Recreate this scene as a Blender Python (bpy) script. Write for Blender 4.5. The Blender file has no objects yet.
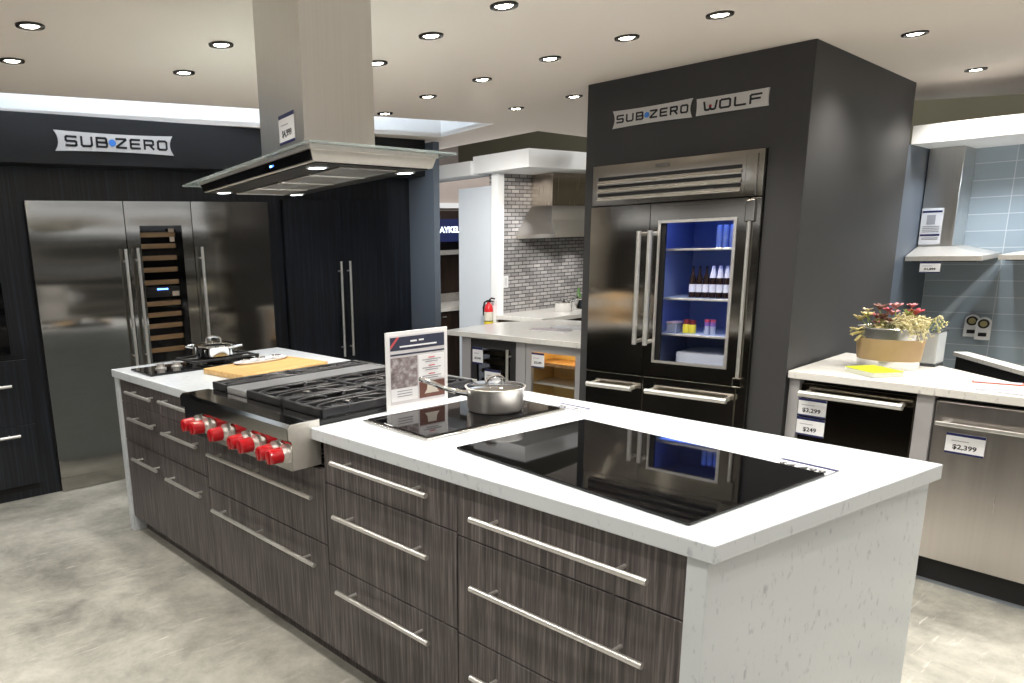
import bpy, bmesh, math, random
from mathutils import Vector, Matrix, Euler
random.seed(7)
S = bpy.context.scene
COLL = S.collection
pi = math.pi

# ------------------------------------------------------------------ materials
MATS = {}
def new_mat(name):
    m = bpy.data.materials.new(name); m.use_nodes = True
    nt = m.node_tree; b = nt.nodes['Principled BSDF']
    MATS[name] = m
    return m, nt, b
def N(nt, typ, **kw):
    n = nt.nodes.new(typ)
    for k, v in kw.items(): setattr(n, k, v)
    return n
def simple(name, col, rough=.5, metal=0., emis=None, es=0., coat=0., trans=0., ior=1.45, alpha=1., var=.05, vscale=8.):
    m, nt, b = new_mat(name)
    b.inputs['Roughness'].default_value = rough
    b.inputs['Metallic'].default_value = metal
    b.inputs['Coat Weight'].default_value = coat
    b.inputs['Transmission Weight'].default_value = trans
    b.inputs['IOR'].default_value = ior
    c = (col[0], col[1], col[2], 1)
    if var > 0:
        tc = N(nt, 'ShaderNodeTexCoord'); no = N(nt, 'ShaderNodeTexNoise')
        no.inputs['Scale'].default_value = vscale; no.inputs['Detail'].default_value = 4
        nt.links.new(tc.outputs['Object'], no.inputs['Vector'])
        mx = N(nt, 'ShaderNodeMix', data_type='RGBA')
        mx.inputs['A'].default_value = (c[0]*(1-var), c[1]*(1-var), c[2]*(1-var), 1)
        mx.inputs['B'].default_value = (min(1, c[0]*(1+var)), min(1, c[1]*(1+var)), min(1, c[2]*(1+var)), 1)
        nt.links.new(no.outputs['Fac'], mx.inputs['Factor'])
        nt.links.new(mx.outputs['Result'], b.inputs['Base Color'])
    else:
        b.inputs['Base Color'].default_value = c
    if emis:
        b.inputs['Emission Color'].default_value = (*emis, 1); b.inputs['Emission Strength'].default_value = es
    return m
def streaked(name, c0, c1, c2, scale, rough=.4, bump=.05, coord='Object', pos=(.3, .5, .7), spec=.5):
    """colour streaks from a stretched noise"""
    m, nt, b = new_mat(name)
    tc = N(nt, 'ShaderNodeTexCoord'); mp = N(nt, 'ShaderNodeMapping'); mp.inputs['Scale'].default_value = scale
    no = N(nt, 'ShaderNodeTexNoise'); no.inputs['Scale'].default_value = 1; no.inputs['Detail'].default_value = 6; no.inputs['Roughness'].default_value = .65
    cr = N(nt, 'ShaderNodeValToRGB'); e = cr.color_ramp.elements
    e[0].position = pos[0]; e[0].color = (*c0, 1); e[1].position = pos[2]; e[1].color = (*c2, 1)
    k = e.new(pos[1]); k.color = (*c1, 1)
    nt.links.new(tc.outputs[coord], mp.inputs['Vector']); nt.links.new(mp.outputs['Vector'], no.inputs['Vector'])
    nt.links.new(no.outputs['Fac'], cr.inputs['Fac']); nt.links.new(cr.outputs['Color'], b.inputs['Base Color'])
    b.inputs['Roughness'].default_value = rough
    b.inputs['Specular IOR Level'].default_value = spec
    if bump:
        bp = N(nt, 'ShaderNodeBump'); bp.inputs['Strength'].default_value = bump; bp.inputs['Distance'].default_value = .002
        nt.links.new(no.outputs['Fac'], bp.inputs['Height']); nt.links.new(bp.outputs['Normal'], b.inputs['Normal'])
    return m
def steel(name, col=(.66, .64, .61), rough=.26, scale=(2, 2, 120), warp=0., wscale=(1.2, 1.2, 3.5), bstr=.006):
    m, nt, b = new_mat(name)
    b.inputs['Metallic'].default_value = 1
    tc = N(nt, 'ShaderNodeTexCoord'); mp = N(nt, 'ShaderNodeMapping'); mp.inputs['Scale'].default_value = scale
    no = N(nt, 'ShaderNodeTexNoise'); no.inputs['Scale'].default_value = 1; no.inputs['Detail'].default_value = 3
    nt.links.new(tc.outputs['Object'], mp.inputs['Vector']); nt.links.new(mp.outputs['Vector'], no.inputs['Vector'])
    mx = N(nt, 'ShaderNodeMix', data_type='RGBA')
    mx.inputs['A'].default_value = (col[0]*.92, col[1]*.92, col[2]*.92, 1); mx.inputs['B'].default_value = (min(1, col[0]*1.06), min(1, col[1]*1.06), min(1, col[2]*1.06), 1)
    nt.links.new(no.outputs['Fac'], mx.inputs['Factor']); nt.links.new(mx.outputs['Result'], b.inputs['Base Color'])
    mr = N(nt, 'ShaderNodeMapRange'); mr.inputs['To Min'].default_value = rough*.8; mr.inputs['To Max'].default_value = rough*1.25
    nt.links.new(no.outputs['Fac'], mr.inputs['Value']); nt.links.new(mr.outputs['Result'], b.inputs['Roughness'])
    bp = N(nt, 'ShaderNodeBump'); bp.inputs['Strength'].default_value = bstr; bp.inputs['Distance'].default_value = .001
    nt.links.new(no.outputs['Fac'], bp.inputs['Height'])
    if warp:
        mp2 = N(nt, 'ShaderNodeMapping'); mp2.inputs['Scale'].default_value = wscale
        n2 = N(nt, 'ShaderNodeTexNoise'); n2.inputs['Scale'].default_value = 1; n2.inputs['Detail'].default_value = 0
        nt.links.new(tc.outputs['Object'], mp2.inputs['Vector']); nt.links.new(mp2.outputs['Vector'], n2.inputs['Vector'])
        b2 = N(nt, 'ShaderNodeBump'); b2.inputs['Strength'].default_value = 1; b2.inputs['Distance'].default_value = warp
        nt.links.new(n2.outputs['Fac'], b2.inputs['Height']); nt.links.new(bp.outputs['Normal'], b2.inputs['Normal'])
        nt.links.new(b2.outputs['Normal'], b.inputs['Normal'])
    else:
        nt.links.new(bp.outputs['Normal'], b.inputs['Normal'])
    return m
def quartz(name, base, fleck, rough=.18):
    m, nt, b = new_mat(name)
    tc = N(nt, 'ShaderNodeTexCoord')
    mp = N(nt, 'ShaderNodeMapping'); mp.inputs['Scale'].default_value = (1, 1, .55); mp.inputs['Rotation'].default_value = (.5, .3, .4)
    n1 = N(nt, 'ShaderNodeTexNoise'); n1.inputs['Scale'].default_value = 52; n1.inputs['Detail'].default_value = 4; n1.inputs['Roughness'].default_value = .6
    n2 = N(nt, 'ShaderNodeTexNoise'); n2.inputs['Scale'].default_value = 5; n2.inputs['Detail'].default_value = 5
    nt.links.new(tc.outputs['Object'], mp.inputs['Vector'])
    nt.links.new(mp.outputs['Vector'], n1.inputs['Vector']); nt.links.new(mp.outputs['Vector'], n2.inputs['Vector'])
    r1 = N(nt, 'ShaderNodeValToRGB'); r1.color_ramp.elements[0].position = .585; r1.color_ramp.elements[0].color = (0, 0, 0, 1)
    r1.color_ramp.elements[1].position = .74; r1.color_ramp.elements[1].color = (1, 1, 1, 1)
    nt.links.new(n1.outputs['Fac'], r1.inputs['Fac'])
    m1 = N(nt, 'ShaderNodeMix', data_type='RGBA'); m1.inputs['A'].default_value = (*base, 1); m1.inputs['B'].default_value = tuple(min(1, v*1.05) for v in base) + (1,)
    nt.links.new(n2.outputs['Fac'], m1.inputs['Factor'])
    m2 = N(nt, 'ShaderNodeMix', data_type='RGBA'); m2.inputs['B'].default_value = (*fleck, 1)
    nt.links.new(m1.outputs['Result'], m2.inputs['A']); nt.links.new(r1.outputs['Color'], m2.inputs['Factor'])
    nt.links.new(m2.outputs['Result'], b.inputs['Base Color']); b.inputs['Roughness'].default_value = rough
    return m
def concrete(name):
    m, nt, b = new_mat(name)
    tc = N(nt, 'ShaderNodeTexCoord')
    n1 = N(nt, 'ShaderNodeTexNoise'); n1.inputs['Scale'].default_value = 2.0; n1.inputs['Detail'].default_value = 12; n1.inputs['Roughness'].default_value = .74; n1.inputs['Distortion'].default_value = .25
    cr = N(nt, 'ShaderNodeValToRGB'); e = cr.color_ramp.elements
    e[0].position = .32; e[0].color = (.19, .19, .172, 1); e[1].position = .70; e[1].color = (.60, .59, .535, 1); k = e.new(.5); k.color = (.39, .385, .345, 1)
    mp = N(nt, 'ShaderNodeMapping'); mp.inputs['Rotation'].default_value = (0, 0, .9); mp.inputs['Scale'].default_value = (2, 22, 1)
    n2 = N(nt, 'ShaderNodeTexNoise'); n2.inputs['Scale'].default_value = 2.2; n2.inputs['Detail'].default_value = 6; n2.inputs['Distortion'].default_value = 1.2
    r2 = N(nt, 'ShaderNodeValToRGB'); r2.color_ramp.elements[0].position = .62; r2.color_ramp.elements[0].color = (0, 0, 0, 1); r2.color_ramp.elements[1].position = .75; r2.color_ramp.elements[1].color = (.6, .6, .6, 1)
    nt.links.new(tc.outputs['Object'], n1.inputs['Vector']); nt.links.new(tc.outputs['Object'], mp.inputs['Vector']); nt.links.new(mp.outputs['Vector'], n2.inputs['Vector'])
    nt.links.new(n1.outputs['Fac'], cr.inputs['Fac']); nt.links.new(n2.outputs['Fac'], r2.inputs['Fac'])
    mx = N(nt, 'ShaderNodeMix', data_type='RGBA'); mx.inputs['B'].default_value = (.72, .70, .66, 1)
    nt.links.new(cr.outputs['Color'], mx.inputs['A']); nt.links.new(r2.outputs['Color'], mx.inputs['Factor'])
    nt.links.new(mx.outputs['Result'], b.inputs['Base Color'])
    mr = N(nt, 'ShaderNodeMapRange'); mr.inputs['To Min'].default_value = .28; mr.inputs['To Max'].default_value = .55
    nt.links.new(n1.outputs['Fac'], mr.inputs['Value']); nt.links.new(mr.outputs['Result'], b.inputs['Roughness'])
    bp = N(nt, 'ShaderNodeBump'); bp.inputs['Strength'].default_value = .12; bp.inputs['Distance'].default_value = .004
    nt.links.new(n1.outputs['Fac'], bp.inputs['Height']); nt.links.new(bp.outputs['Normal'], b.inputs['Normal'])
    return m
def tiles(name, c1, c2, mortar, bw, rh, msize, rough=.15, axis='yz', offset=.5, bump=.4):
    m, nt, b = new_mat(name)
    tc = N(nt, 'ShaderNodeTexCoord'); sp = N(nt, 'ShaderNodeSeparateXYZ'); cb = N(nt, 'ShaderNodeCombineXYZ')
    nt.links.new(tc.outputs['Object'], sp.inputs[0])
    nt.links.new(sp.outputs[axis[0].upper()], cb.inputs['X']); nt.links.new(sp.outputs[axis[1].upper()], cb.inputs['Y'])
    br = N(nt, 'ShaderNodeTexBrick'); br.offset = offset
    br.inputs['Color1'].default_value = (*c1, 1); br.inputs['Color2'].default_value = (*c2, 1); br.inputs['Mortar'].default_value = (*mortar, 1)
    br.inputs['Scale'].default_value = 1; br.inputs['Brick Width'].default_value = bw; br.inputs['Row Height'].default_value = rh; br.inputs['Mortar Size'].default_value = msize
    nt.links.new(cb.outputs[0], br.inputs['Vector']); nt.links.new(br.outputs['Color'], b.inputs['Base Color'])
    b.inputs['Roughness'].default_value = rough
    bp = N(nt, 'ShaderNodeBump'); bp.inputs['Strength'].default_value = bump; bp.inputs['Distance'].default_value = .002; bp.invert = True
    nt.links.new(br.outputs['Fac'], bp.inputs['Height']); nt.links.new(bp.outputs['Normal'], b.inputs['Normal'])
    return m

WOOD = streaked('island_veneer', (.030, .0255, .026), (.088, .075, .076), (.215, .19, .19), (95, 95, 3.2), rough=.40, pos=(.33, .50, .70))
DARKWOOD = streaked('black_blue_veneer', (.0014, .0019, .0034), (.0048, .0066, .0115), (.019, .027, .044), (70, 70, 1.6), rough=.36, pos=(.32, .5, .72))
STEEL = steel('brushed_steel')
STEEL_V = steel('brushed_steel_hood', (.74, .72, .69), .30, (120, 120, 2), bstr=.004)
_n = STEEL_V.node_tree; _b = _n.nodes['Principled BSDF']; _b.inputs['Anisotropic'].default_value = .85; _b.inputs['Anisotropic Rotation'].default_value = .25
_t = N(_n, 'ShaderNodeTangent', direction_type='RADIAL', axis='Z'); _n.links.new(_t.outputs[0], _b.inputs['Tangent'])
STEEL_DOOR = steel('steel_door', (.40, .385, .355), .11, (3, 3, 160), warp=.012, wscale=(1.0, 1.0, 4.2))
STEEL_PRO = steel('steel_pro', (.36, .335, .30), .12, (3, 3, 160), warp=.010, wscale=(1.2, 1.2, 4.5))
STEEL_DW = steel('steel_dishwasher', (.60, .565, .545), .30, (60, 60, 1), warp=.004, wscale=(5, 5, .6), bstr=.008)
STEEL_H = steel('satin_handle', (.82, .81, .79), .33, (60, 60, 60), bstr=.004)
STEEL_H.node_tree.nodes['Principled BSDF'].inputs['Metallic'].default_value = .82
PANEL = steel('polished_panel', (.58, .57, .55), .10, (60, 60, 60), bstr=.004)
CHROME = simple('chrome', (.82, .82, .82), .06, 1., var=0)
HOODST = steel('hood_brushed', (.80, .77, .72), .42, (60, 60, 60), bstr=.004)
HOODST.node_tree.nodes['Principled BSDF'].inputs['Metallic'].default_value = .75
QUARTZ = quartz('white_quartz', (.66, .705, .75), (.45, .49, .55))
QUARTZ2 = quartz('pale_quartz', (.74, .73, .70), (.50, .49, .48))
FLOOR = concrete('polished_concrete')
CEIL = simple('beige_ceiling', (.87, .79, .725), .8, var=.02, vscale=2)
WHITE = simple('white_paint', (.86, .88, .90), .6, var=.02)
CARD = simple('white_card', (.82, .83, .86), .5, var=.02)
CHAR = simple('charcoal_paint', (.040, .040, .042), .62, var=.06, vscale=3)
SLATE = simple('slate_paint', (.085, .105, .135), .45, var=.05, vscale=3)
BLACK = simple('matte_black', (.006, .006, .007), .6, var=.05)
GLOSSB = simple('gloss_black', (.004, .004, .005), .06, var=0)
COOKGLASS = simple('cooktop_glass', (.002, .002, .0025), .025, var=0)
NAVY = simple('navy_ink', (.012, .018, .10), .5, var=0)
INK = simple('dark_ink', (.008, .008, .012), .5, var=0)
RED = simple('red_knob', (.46, .006, .012), .16, coat=.6, var=.03)
IRON = simple('cast_iron', (.020, .020, .023), .36, var=.15, vscale=60)
LIGHTWOOD = streaked('maple_board', (.46, .27, .09), (.60, .37, .14), (.70, .47, .21), (3, 40, 40), rough=.4, bump=.02)
SHELFWOOD = streaked('beech_rack', (.18, .105, .05), (.27, .165, .08), (.36, .23, .12), (6, 40, 40), rough=.45, bump=.02)
GLASS = simple('clear_glass', (.95, .98, .98), .02, trans=1., ior=1.45, var=0)
SIGNBG = simple('sign_silver', (.56, .55, .55), .45, var=.03)
SIGNBLUE = simple('sign_blue', (.05, .22, .70), .5, var=0)
SIGNRED = simple('sign_red', (.60, .03, .05), .5, var=0)
LAMP = simple('lamp_glow', (1, 1, 1), .5, emis=(1, .93, .80), es=26, var=0)
LAMPW = simple('cool_lamp', (1, 1, 1), .5, emis=(.86, .93, 1), es=9, var=0)
LEDBLUE = simple('blue_led', (.2, .4, 1), .5, emis=(.10, .28, 1), es=9, var=0)
BLUELIN = simple('blue_lit_liner', (.24, .30, .50), .4, var=.03)  # the blue of the fridge light is put into the liner colour
GREYP = simple('grey_cabinet', (.36, .355, .365), .45, var=.04)
OLIVE = simple('olive_wall', (.085, .078, .050), .8, var=.1, vscale=2)
def window_glass(name, col=(1, 1, 1), fac=.10, rough=.02):
    m, nt, b = new_mat(name)
    out = nt.nodes['Material Output']; nt.nodes.remove(b)
    tr = N(nt, 'ShaderNodeBsdfTransparent'); tr.inputs['Color'].default_value = (*col, 1)
    gl = N(nt, 'ShaderNodeBsdfGlossy'); gl.inputs['Roughness'].default_value = rough
    lw = N(nt, 'ShaderNodeLayerWeight'); lw.inputs['Blend'].default_value = fac
    mx = N(nt, 'ShaderNodeMixShader')
    nt.links.new(lw.outputs['Fresnel'], mx.inputs[0]); nt.links.new(tr.outputs[0], mx.inputs[1]); nt.links.new(gl.outputs[0], mx.inputs[2]); nt.links.new(mx.outputs[0], out.inputs['Surface'])
    return m
PANE = window_glass('pane_glass')
TINT = window_glass('tinted_pane', (.45, .45, .47), .25)
PANEGREEN = simple('glass_wing', (.42, .49, .49), .06, var=0)
PANEGREEN.node_tree.nodes['Principled BSDF'].inputs['Alpha'].default_value = .5

# ------------------------------------------------------------------ mesh builder
class MB:
    def __init__(s): s.bm = bmesh.new()
    def _bev(s, verts, bev, seg=2):
        if bev > 0:
            ed = list({e for v in verts for e in v.link_edges})
            bmesh.ops.bevel(s.bm, geom=ed, offset=bev, segments=seg, affect='EDGES', profile=.5)
    def box(s, x0, x1, y0, y1, z0, z1, bev=0., seg=2):
        M = Matrix.Translation(((x0+x1)/2, (y0+y1)/2, (z0+z1)/2)) @ Matrix.Diagonal((abs(x1-x0), abs(y1-y0), abs(z1-z0), 1))
        r = bmesh.ops.create_cube(s.bm, size=1, matrix=M)
        s._bev(r['verts'], bev, seg); return s
    def prism(s, poly, z0, z1, bev=0.):
        a = [s.bm.verts.new((x, y, z0)) for x, y in poly]; b = [s.bm.verts.new((x, y, z1)) for x, y in poly]
        n = len(poly); fs = [s.bm.faces.new(a[::-1]), s.bm.faces.new(b)]
        for i in range(n): fs.append(s.bm.faces.new((a[i], a[(i+1) % n], b[(i+1) % n], b[i])))
        bmesh.ops.recalc_face_normals(s.bm, faces=fs)
        s._bev(a+b, bev); return s
    def loft(s, rings, cap=True, closed=True):
        R = [[s.bm.verts.new(p) for p in r] for r in rings]; n = len(R[0]); fs = []
        for i in range(len(R)-1):
            for j in range(n if closed else n-1):
                fs.append(s.bm.faces.new((R[i][j], R[i][(j+1) % n], R[i+1][(j+1) % n], R[i+1][j])))
        if cap:
            fs.append(s.bm.faces.new(R[0][::-1])); fs.append(s.bm.faces.new(R[-1]))
        bmesh.ops.recalc_face_normals(s.bm, faces=fs); return s
    def lathe(s, prof, c=(0, 0, 0), seg=32, sx=1., sy=1., cap=True):
        rings = [[(c[0]+sx*r*math.cos(2*pi*k/seg), c[1]+sy*r*math.sin(2*pi*k/seg), c[2]+z) for k in range(seg)] for r, z in prof]
        return s.loft(rings, cap)
    def tube(s, pts, r, seg=10, close=False):
        P = [Vector(p) for p in pts]; n = len(P); rings = []
        up0 = None
        for i in range(n):
            if close: t = (P[(i+1) % n]-P[i-1])
            else: t = (P[min(i+1, n-1)]-P[max(i-1, 0)])
            t.normalize()
            if up0 is None: up0 = t.orthogonal().normalized()
            a = (up0 - t*up0.dot(t))
            a = a.normalized() if a.length > 1e-6 else t.orthogonal().normalized()
            up0 = a; b = t.cross(a); rr = r[i] if isinstance(r, (list, tuple)) else r
            rings.append([P[i]+a*rr*math.cos(2*pi*k/seg)+b*rr*math.sin(2*pi*k/seg) for k in range(seg)])
        if close: rings.append(rings[0])
        return s.loft(rings, not close)
    def cyl(s, p0, p1, r, seg=16, r2=None):
        return s.tube([p0, p1], [r, r if r2 is None else r2], seg)
    def disc_dir(s, c, n, r, t, seg=24):
        c = Vector(c); n = Vector(n).normalized(); return s.cyl(c, c+n*t, r, seg)
    def ball(s, c, r, sc=(1, 1, 1), seg=12, rot=None):
        M = Matrix.Translation(c) @ (rot.to_4x4() if rot else Matrix()) @ Matrix.Diagonal((r*sc[0], r*sc[1], r*sc[2], 1))
        bmesh.ops.create_uvsphere(s.bm, u_segments=seg, v_segments=max(6, seg//2), radius=1, matrix=M); return s
    def text(s, body, size, pos, xd, ud, thick=.0015, stretch=1., align='CENTER', bold=0.):
        cu = bpy.data.curves.new('lettering', 'FONT'); cu.body = body; cu.size = size; cu.extrude = thick/2
        cu.align_x = align; cu.align_y = 'CENTER'; cu.resolution_u = 3; cu.offset = bold
        o = bpy.data.objects.new('lettering', cu); COLL.objects.link(o)
        bpy.context.view_layer.update()
        me = bpy.data.meshes.new_from_object(o.evaluated_get(bpy.context.evaluated_depsgraph_get()))
        xd = Vector(xd).normalized(); ud = Vector(ud).normalized(); nd = xd.cross(ud)
        M = Matrix(((xd.x*stretch, ud.x, nd.x, pos[0]), (xd.y*stretch, ud.y, nd.y, pos[1]), (xd.z*stretch, ud.z, nd.z, pos[2]), (0, 0, 0, 1)))
        me.transform(M); s.bm.from_mesh(me)
        bpy.data.objects.remove(o); bpy.data.curves.remove(cu); bpy.data.meshes.remove(me); return s
    def obj(s, name, mat, parent=None, frame=None, base=(0, 0, 0), smooth=False, rel=False):
        me = bpy.data.meshes.new(name)
        if not rel: bmesh.ops.translate(s.bm, verts=s.bm.verts, vec=-Vector(base))
        s.bm.to_mesh(me); s.bm.free()
        if smooth:
            me.polygons.foreach_set('use_smooth', [True]*len(me.polygons))
            try: me.set_sharp_from_angle(angle=math.radians(38))
            except Exception: pass
        me.materials.append(mat)
        o = bpy.data.objects.new(name, me); COLL.objects.link(o)
        if parent is not None: o.parent = parent
        elif frame is not None: o.matrix_world = frame.mat(base)
        else: o.location = base
        return o

GLYPH = {
 'S': [[(1, 1), (.12, 1), (0, .9), (0, .6), (.12, .5), (.88, .5), (1, .4), (1, .1), (.88, 0), (0, 0)]],
 'U': [[(0, 1), (0, .14), (.14, 0), (.86, 0), (1, .14), (1, 1)]],
 'B': [[(0, 0), (0, 1), (.86, 1), (.96, .9), (.96, .6), (.86, .5), (.9, .5), (1, .4), (1, .1), (.88, 0), (0, 0)], [(0, .5), (.88, .5)]],
 'Z': [[(0, 1), (1, 1), (1, .9), (0, .1), (0, 0), (1, 0)]],
 'E': [[(1, 1), (.1, 1), (0, .9), (0, .1), (.1, 0), (1, 0)], [(0, .5), (.92, .5)]],
 'R': [[(0, 0), (0, 1), (.88, 1), (1, .9), (1, .56), (.88, .46), (0, .46)], [(.55, .46), (1, 0)]],
 'O': [[(.14, 0), (0, .14), (0, .86), (.14, 1), (.86, 1), (1, .86), (1, .14), (.86, 0), (.14, 0)]],
 'W': [[(0, 1), (.10, .08), (.20, 0), (.38, 0), (.5, .16), (.62, 0), (.80, 0), (.90, .08), (1, 1)], [(.5, .16), (.5, .52)]],
 'L': [[(0, 1), (0, .1), (.1, 0), (1, 0)]],
 'F': [[(0, 0), (0, .9), (.1, 1), (1, 1)], [(0, .5), (.88, .5)]]}
def block_word(m, word, pos, xd, ud, w, h, gap, t, thick=.0015):
    xd = Vector(xd).normalized(); ud = Vector(ud).normalized(); nd = xd.cross(ud); P = Vector(pos)
    tot = len(word)*w+(len(word)-1)*gap; x = -tot/2
    for ch in word:
        for line in GLYPH[ch]:
            for (a, b), (c, d) in zip(line[:-1], line[1:]):
                p = Vector((x+a*(w-t)+t/2, -h/2+b*(h-t)+t/2)); q = Vector((x+c*(w-t)+t/2, -h/2+d*(h-t)+t/2))
                u = (q-p).normalized(); n = Vector((-u.y, u.x))*t/2; p = p-u*t*.42; q = q+u*t*.42
                ring = [P+xd*v.x+ud*v.y for v in (p+n, q+n, q-n, p-n)]
                m.loft([ring, [v+nd*thick for v in ring]])
        x += w+gap
    return m
class Frame:
    def __init__(s, x, y, a): s.x, s.y, s.a = x, y, a
    def mat(s, b, extra=0.):
        return Matrix.Translation((s.x, s.y, 0)) @ Matrix.Rotation(s.a, 4, 'Z') @ Matrix.Translation(b) @ Matrix.Rotation(extra, 4, 'Z')
WORLD = Frame(0, 0, 0)
ISL = Frame(1.3974, .7030, .029042)        # island: +y runs along its length, +x across it
COL = Frame(3.7666, 1.6087, .0819)         # fridge pillar: x into it, y along its front
LWF = Frame(1.2158, 5.0805, -.0164)        # left wall: x along it, y into it
RCF = Frame(3.7471, 1.0, -.0507)           # right counter
PEN = Frame(3.96, 4.24, .02)               # small counter at the back

class Thing:
    def __init__(s, name, label, cat, frame=WORLD, base=(0, 0, 0), group=None, rot=0.):
        o = bpy.data.objects.new(name, None); o.empty_display_size = .05; COLL.objects.link(o)
        o.matrix_world = frame.mat(base, rot); o['label'] = label; o['category'] = cat
        if group: o['group'] = group
        s.o, s.base, s.rel = o, base, rot != 0.
    def part(s, mb, name, mat, smooth=False, parent=None, label=None, rel=None):
        c = mb.obj(name, mat, parent or s.o, base=s.base, smooth=smooth, rel=s.rel if rel is None else rel)
        if label: c['label'] = label
        return c
def single(mb, name, mat, label, cat, frame=WORLD, base=(0, 0, 0), group=None, smooth=False):
    o = mb.obj(name, mat, None, frame, base, smooth); o['label'] = label; o['category'] = cat
    if group: o['group'] = group
    return o
def struct(mb, name, mat, frame=WORLD, base=(0, 0, 0), parent=None):
    o = mb.obj(name, mat, parent, frame, base)
    if parent is None: o['kind'] = 'structure'
    return o

H = 1.5606
ZC = 2.385
TOP = .9375

# ------------------------------------------------------------------ camera
R = ((.7928263, -.6085326, -.03338449), (-.16210844, -.15776423, -.97407972), (.58749239, .77768793, -.2237279))
cam = bpy.data.cameras.new('camera'); co = bpy.data.objects.new('camera', cam); COLL.objects.link(co)
co.matrix_world = Matrix(((R[0][0], -R[1][0], -R[2][0], 0), (R[0][1], -R[1][1], -R[2][1], 0), (R[0][2], -R[1][2], -R[2][2], H), (0, 0, 0, 1)))
cam.sensor_fit = 'HORIZONTAL'; cam.sensor_width = 36; cam.lens = 739.448/1024*36
cam.shift_x = (512-371.01)/1024; cam.shift_y = (414.22-341.5)/1024; cam.clip_start = .05
S.camera = co

# ------------------------------------------------------------------ room
struct(MB().box(-5, 10, -5, 10, -.1, 0), 'floor', FLOOR)
opening = [(.3, 4.47), (4.212, 3.97), (4.312, 4.646), (.3, 5.09)]
m = MB()
outer = [(-5, -5), (9.6, -5), (9.6, -1.6), (6.639, 1.509), (6.181, 1.991), (5.9, 3.0), (5.6, 4.14), (4.817, 4.074), (4.866, 5.298), (4.9, 6.1), (-5, 6.1)]
# ceiling with the light-well opening: two polygons joined along seams
o0, o1, o2, o3 = opening
m.prism([(-5, -5), (9.6, -5), (9.6, -1.6), (6.639, 1.509), (6.181, 1.991), (5.9, 3.0), (5.6, 4.14), (4.817, 4.074), o1, o0, (-5, 4.47)], ZC, ZC+.03)
m.prism([(4.817, 4.074), (4.866, 5.298), (4.9, 6.1), (-5, 6.1), (-5, 5.09), o3, o2, o1], ZC, ZC+.03)
m.prism([(-5, 4.47), o0, o3, (-5, 5.09)], ZC, ZC+.03)
struct(m, 'ceiling', CEIL)
def wall_quad(m, p, q, z0, z1, t):
    p = Vector(p); q = Vector(q); d = (q-p).normalized(); n = Vector((-d.y, d.x))*t
    m.prism([tuple(p), tuple(q), tuple(q+n), tuple(p+n)], z0, z1)
m = MB()
wall_quad(m, o2, o3, ZC+.002, 2.95, -.03); wall_quad(m, o1, o2, ZC+.002, 2.95, -.03); wall_quad(m, o0, o1, ZC+.031, 2.95, -.03); wall_quad(m, o3, o0, ZC+.002, 2.95, -.03)
m.prism(opening, 2.95, 2.98)
struct(m, 'trim_1', WHITE)
m = MB().box(.6, 4.0, 4.62, 4.66, 2.80, 2.84)
t = single(m, 'cove_lamp', simple('cove_glow', (1, 1, 1), .5, emis=(.86, .93, 1), es=4, var=0), 'long cool white tube lamp hidden up inside the ceiling light well', 'lamp')

# left wall : wood behind, black header in front
struct(MB().box(-1.2, 3.09, .02, .7, .0, 2.10), 'wall_left', DARKWOOD, LWF)
struct(MB().box(-1.2, 3.09, -.20, .5, 2.10, ZC-.002), 'trim_2', simple('header_paint', (.0045, .0052, .0075), .45, var=.05), LWF)
struct(MB().box(3.09, 3.155, -.30, .7, 0, 2.36), 'wall_left_end', SLATE, LWF)

# fridge pillar, hollow at the front so that the lit refrigerator shows its inside
Fy0, Fy1, Ftop = .166, 1.087, 1.945
m = MB()
m.box(.50, 1.6836, 0, 1.147, 0, ZC-.001)
m.box(0, .50, 0, Fy0, 0, ZC-.001); m.box(0, .50, Fy1, 1.147, 0, ZC-.001); m.box(0, .50, Fy0, Fy1, Ftop, ZC-.001)
struct(m, 'wall_column', CHAR, COL)
struct(MB().box(1.684, 2.50, .0, .12, 0, 2.039), 'wall_right', SLATE, COL)
struct(MB().box(2.50, 2.62, -2.4, .12, 0, 2.10), 'wall_right_back', tiles('glass_tile', (.34, .41, .47), (.37, .44, .50), (.58, .63, .67), .40, .108, .0025, .12, 'yz', 0, .3), COL)
struct(MB().box(1.72, 2.499, -2.4, -.002, 2.04, 2.145), 'trim_3', WHITE, COL)

# back kitchen shell
struct(MB().box(5.14, 7.6, 4.78, 4.9, 0, 2.2), 'wall_back', tiles('mosaic_tile', (.25, .245, .25), (.47, .455, .455), (.07, .07, .075), .105, .034, .004, .2, 'xz', .5, .4))
struct(MB().box(5.06, 5.139, 4.72, 4.80, 0, 2.18), 'trim_4', WHITE)
struct(MB().box(5.10, 5.135, 4.801, 5.26, 0, 2.04), 'wall_back_side', simple('pale_blue_paint', (.66, .72, .80), .35, var=.02))
struct(MB().prism([(4.93, 4.26), (8.0, 4.26), (8.0, 4.9), (4.93, 4.9)], 2.14, 2.285).prism([(4.90, 4.901), (5.2, 4.901), (5.2, 7.4), (4.90, 7.4)], 2.13, 2.25), 'trim_5', WHITE)
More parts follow.
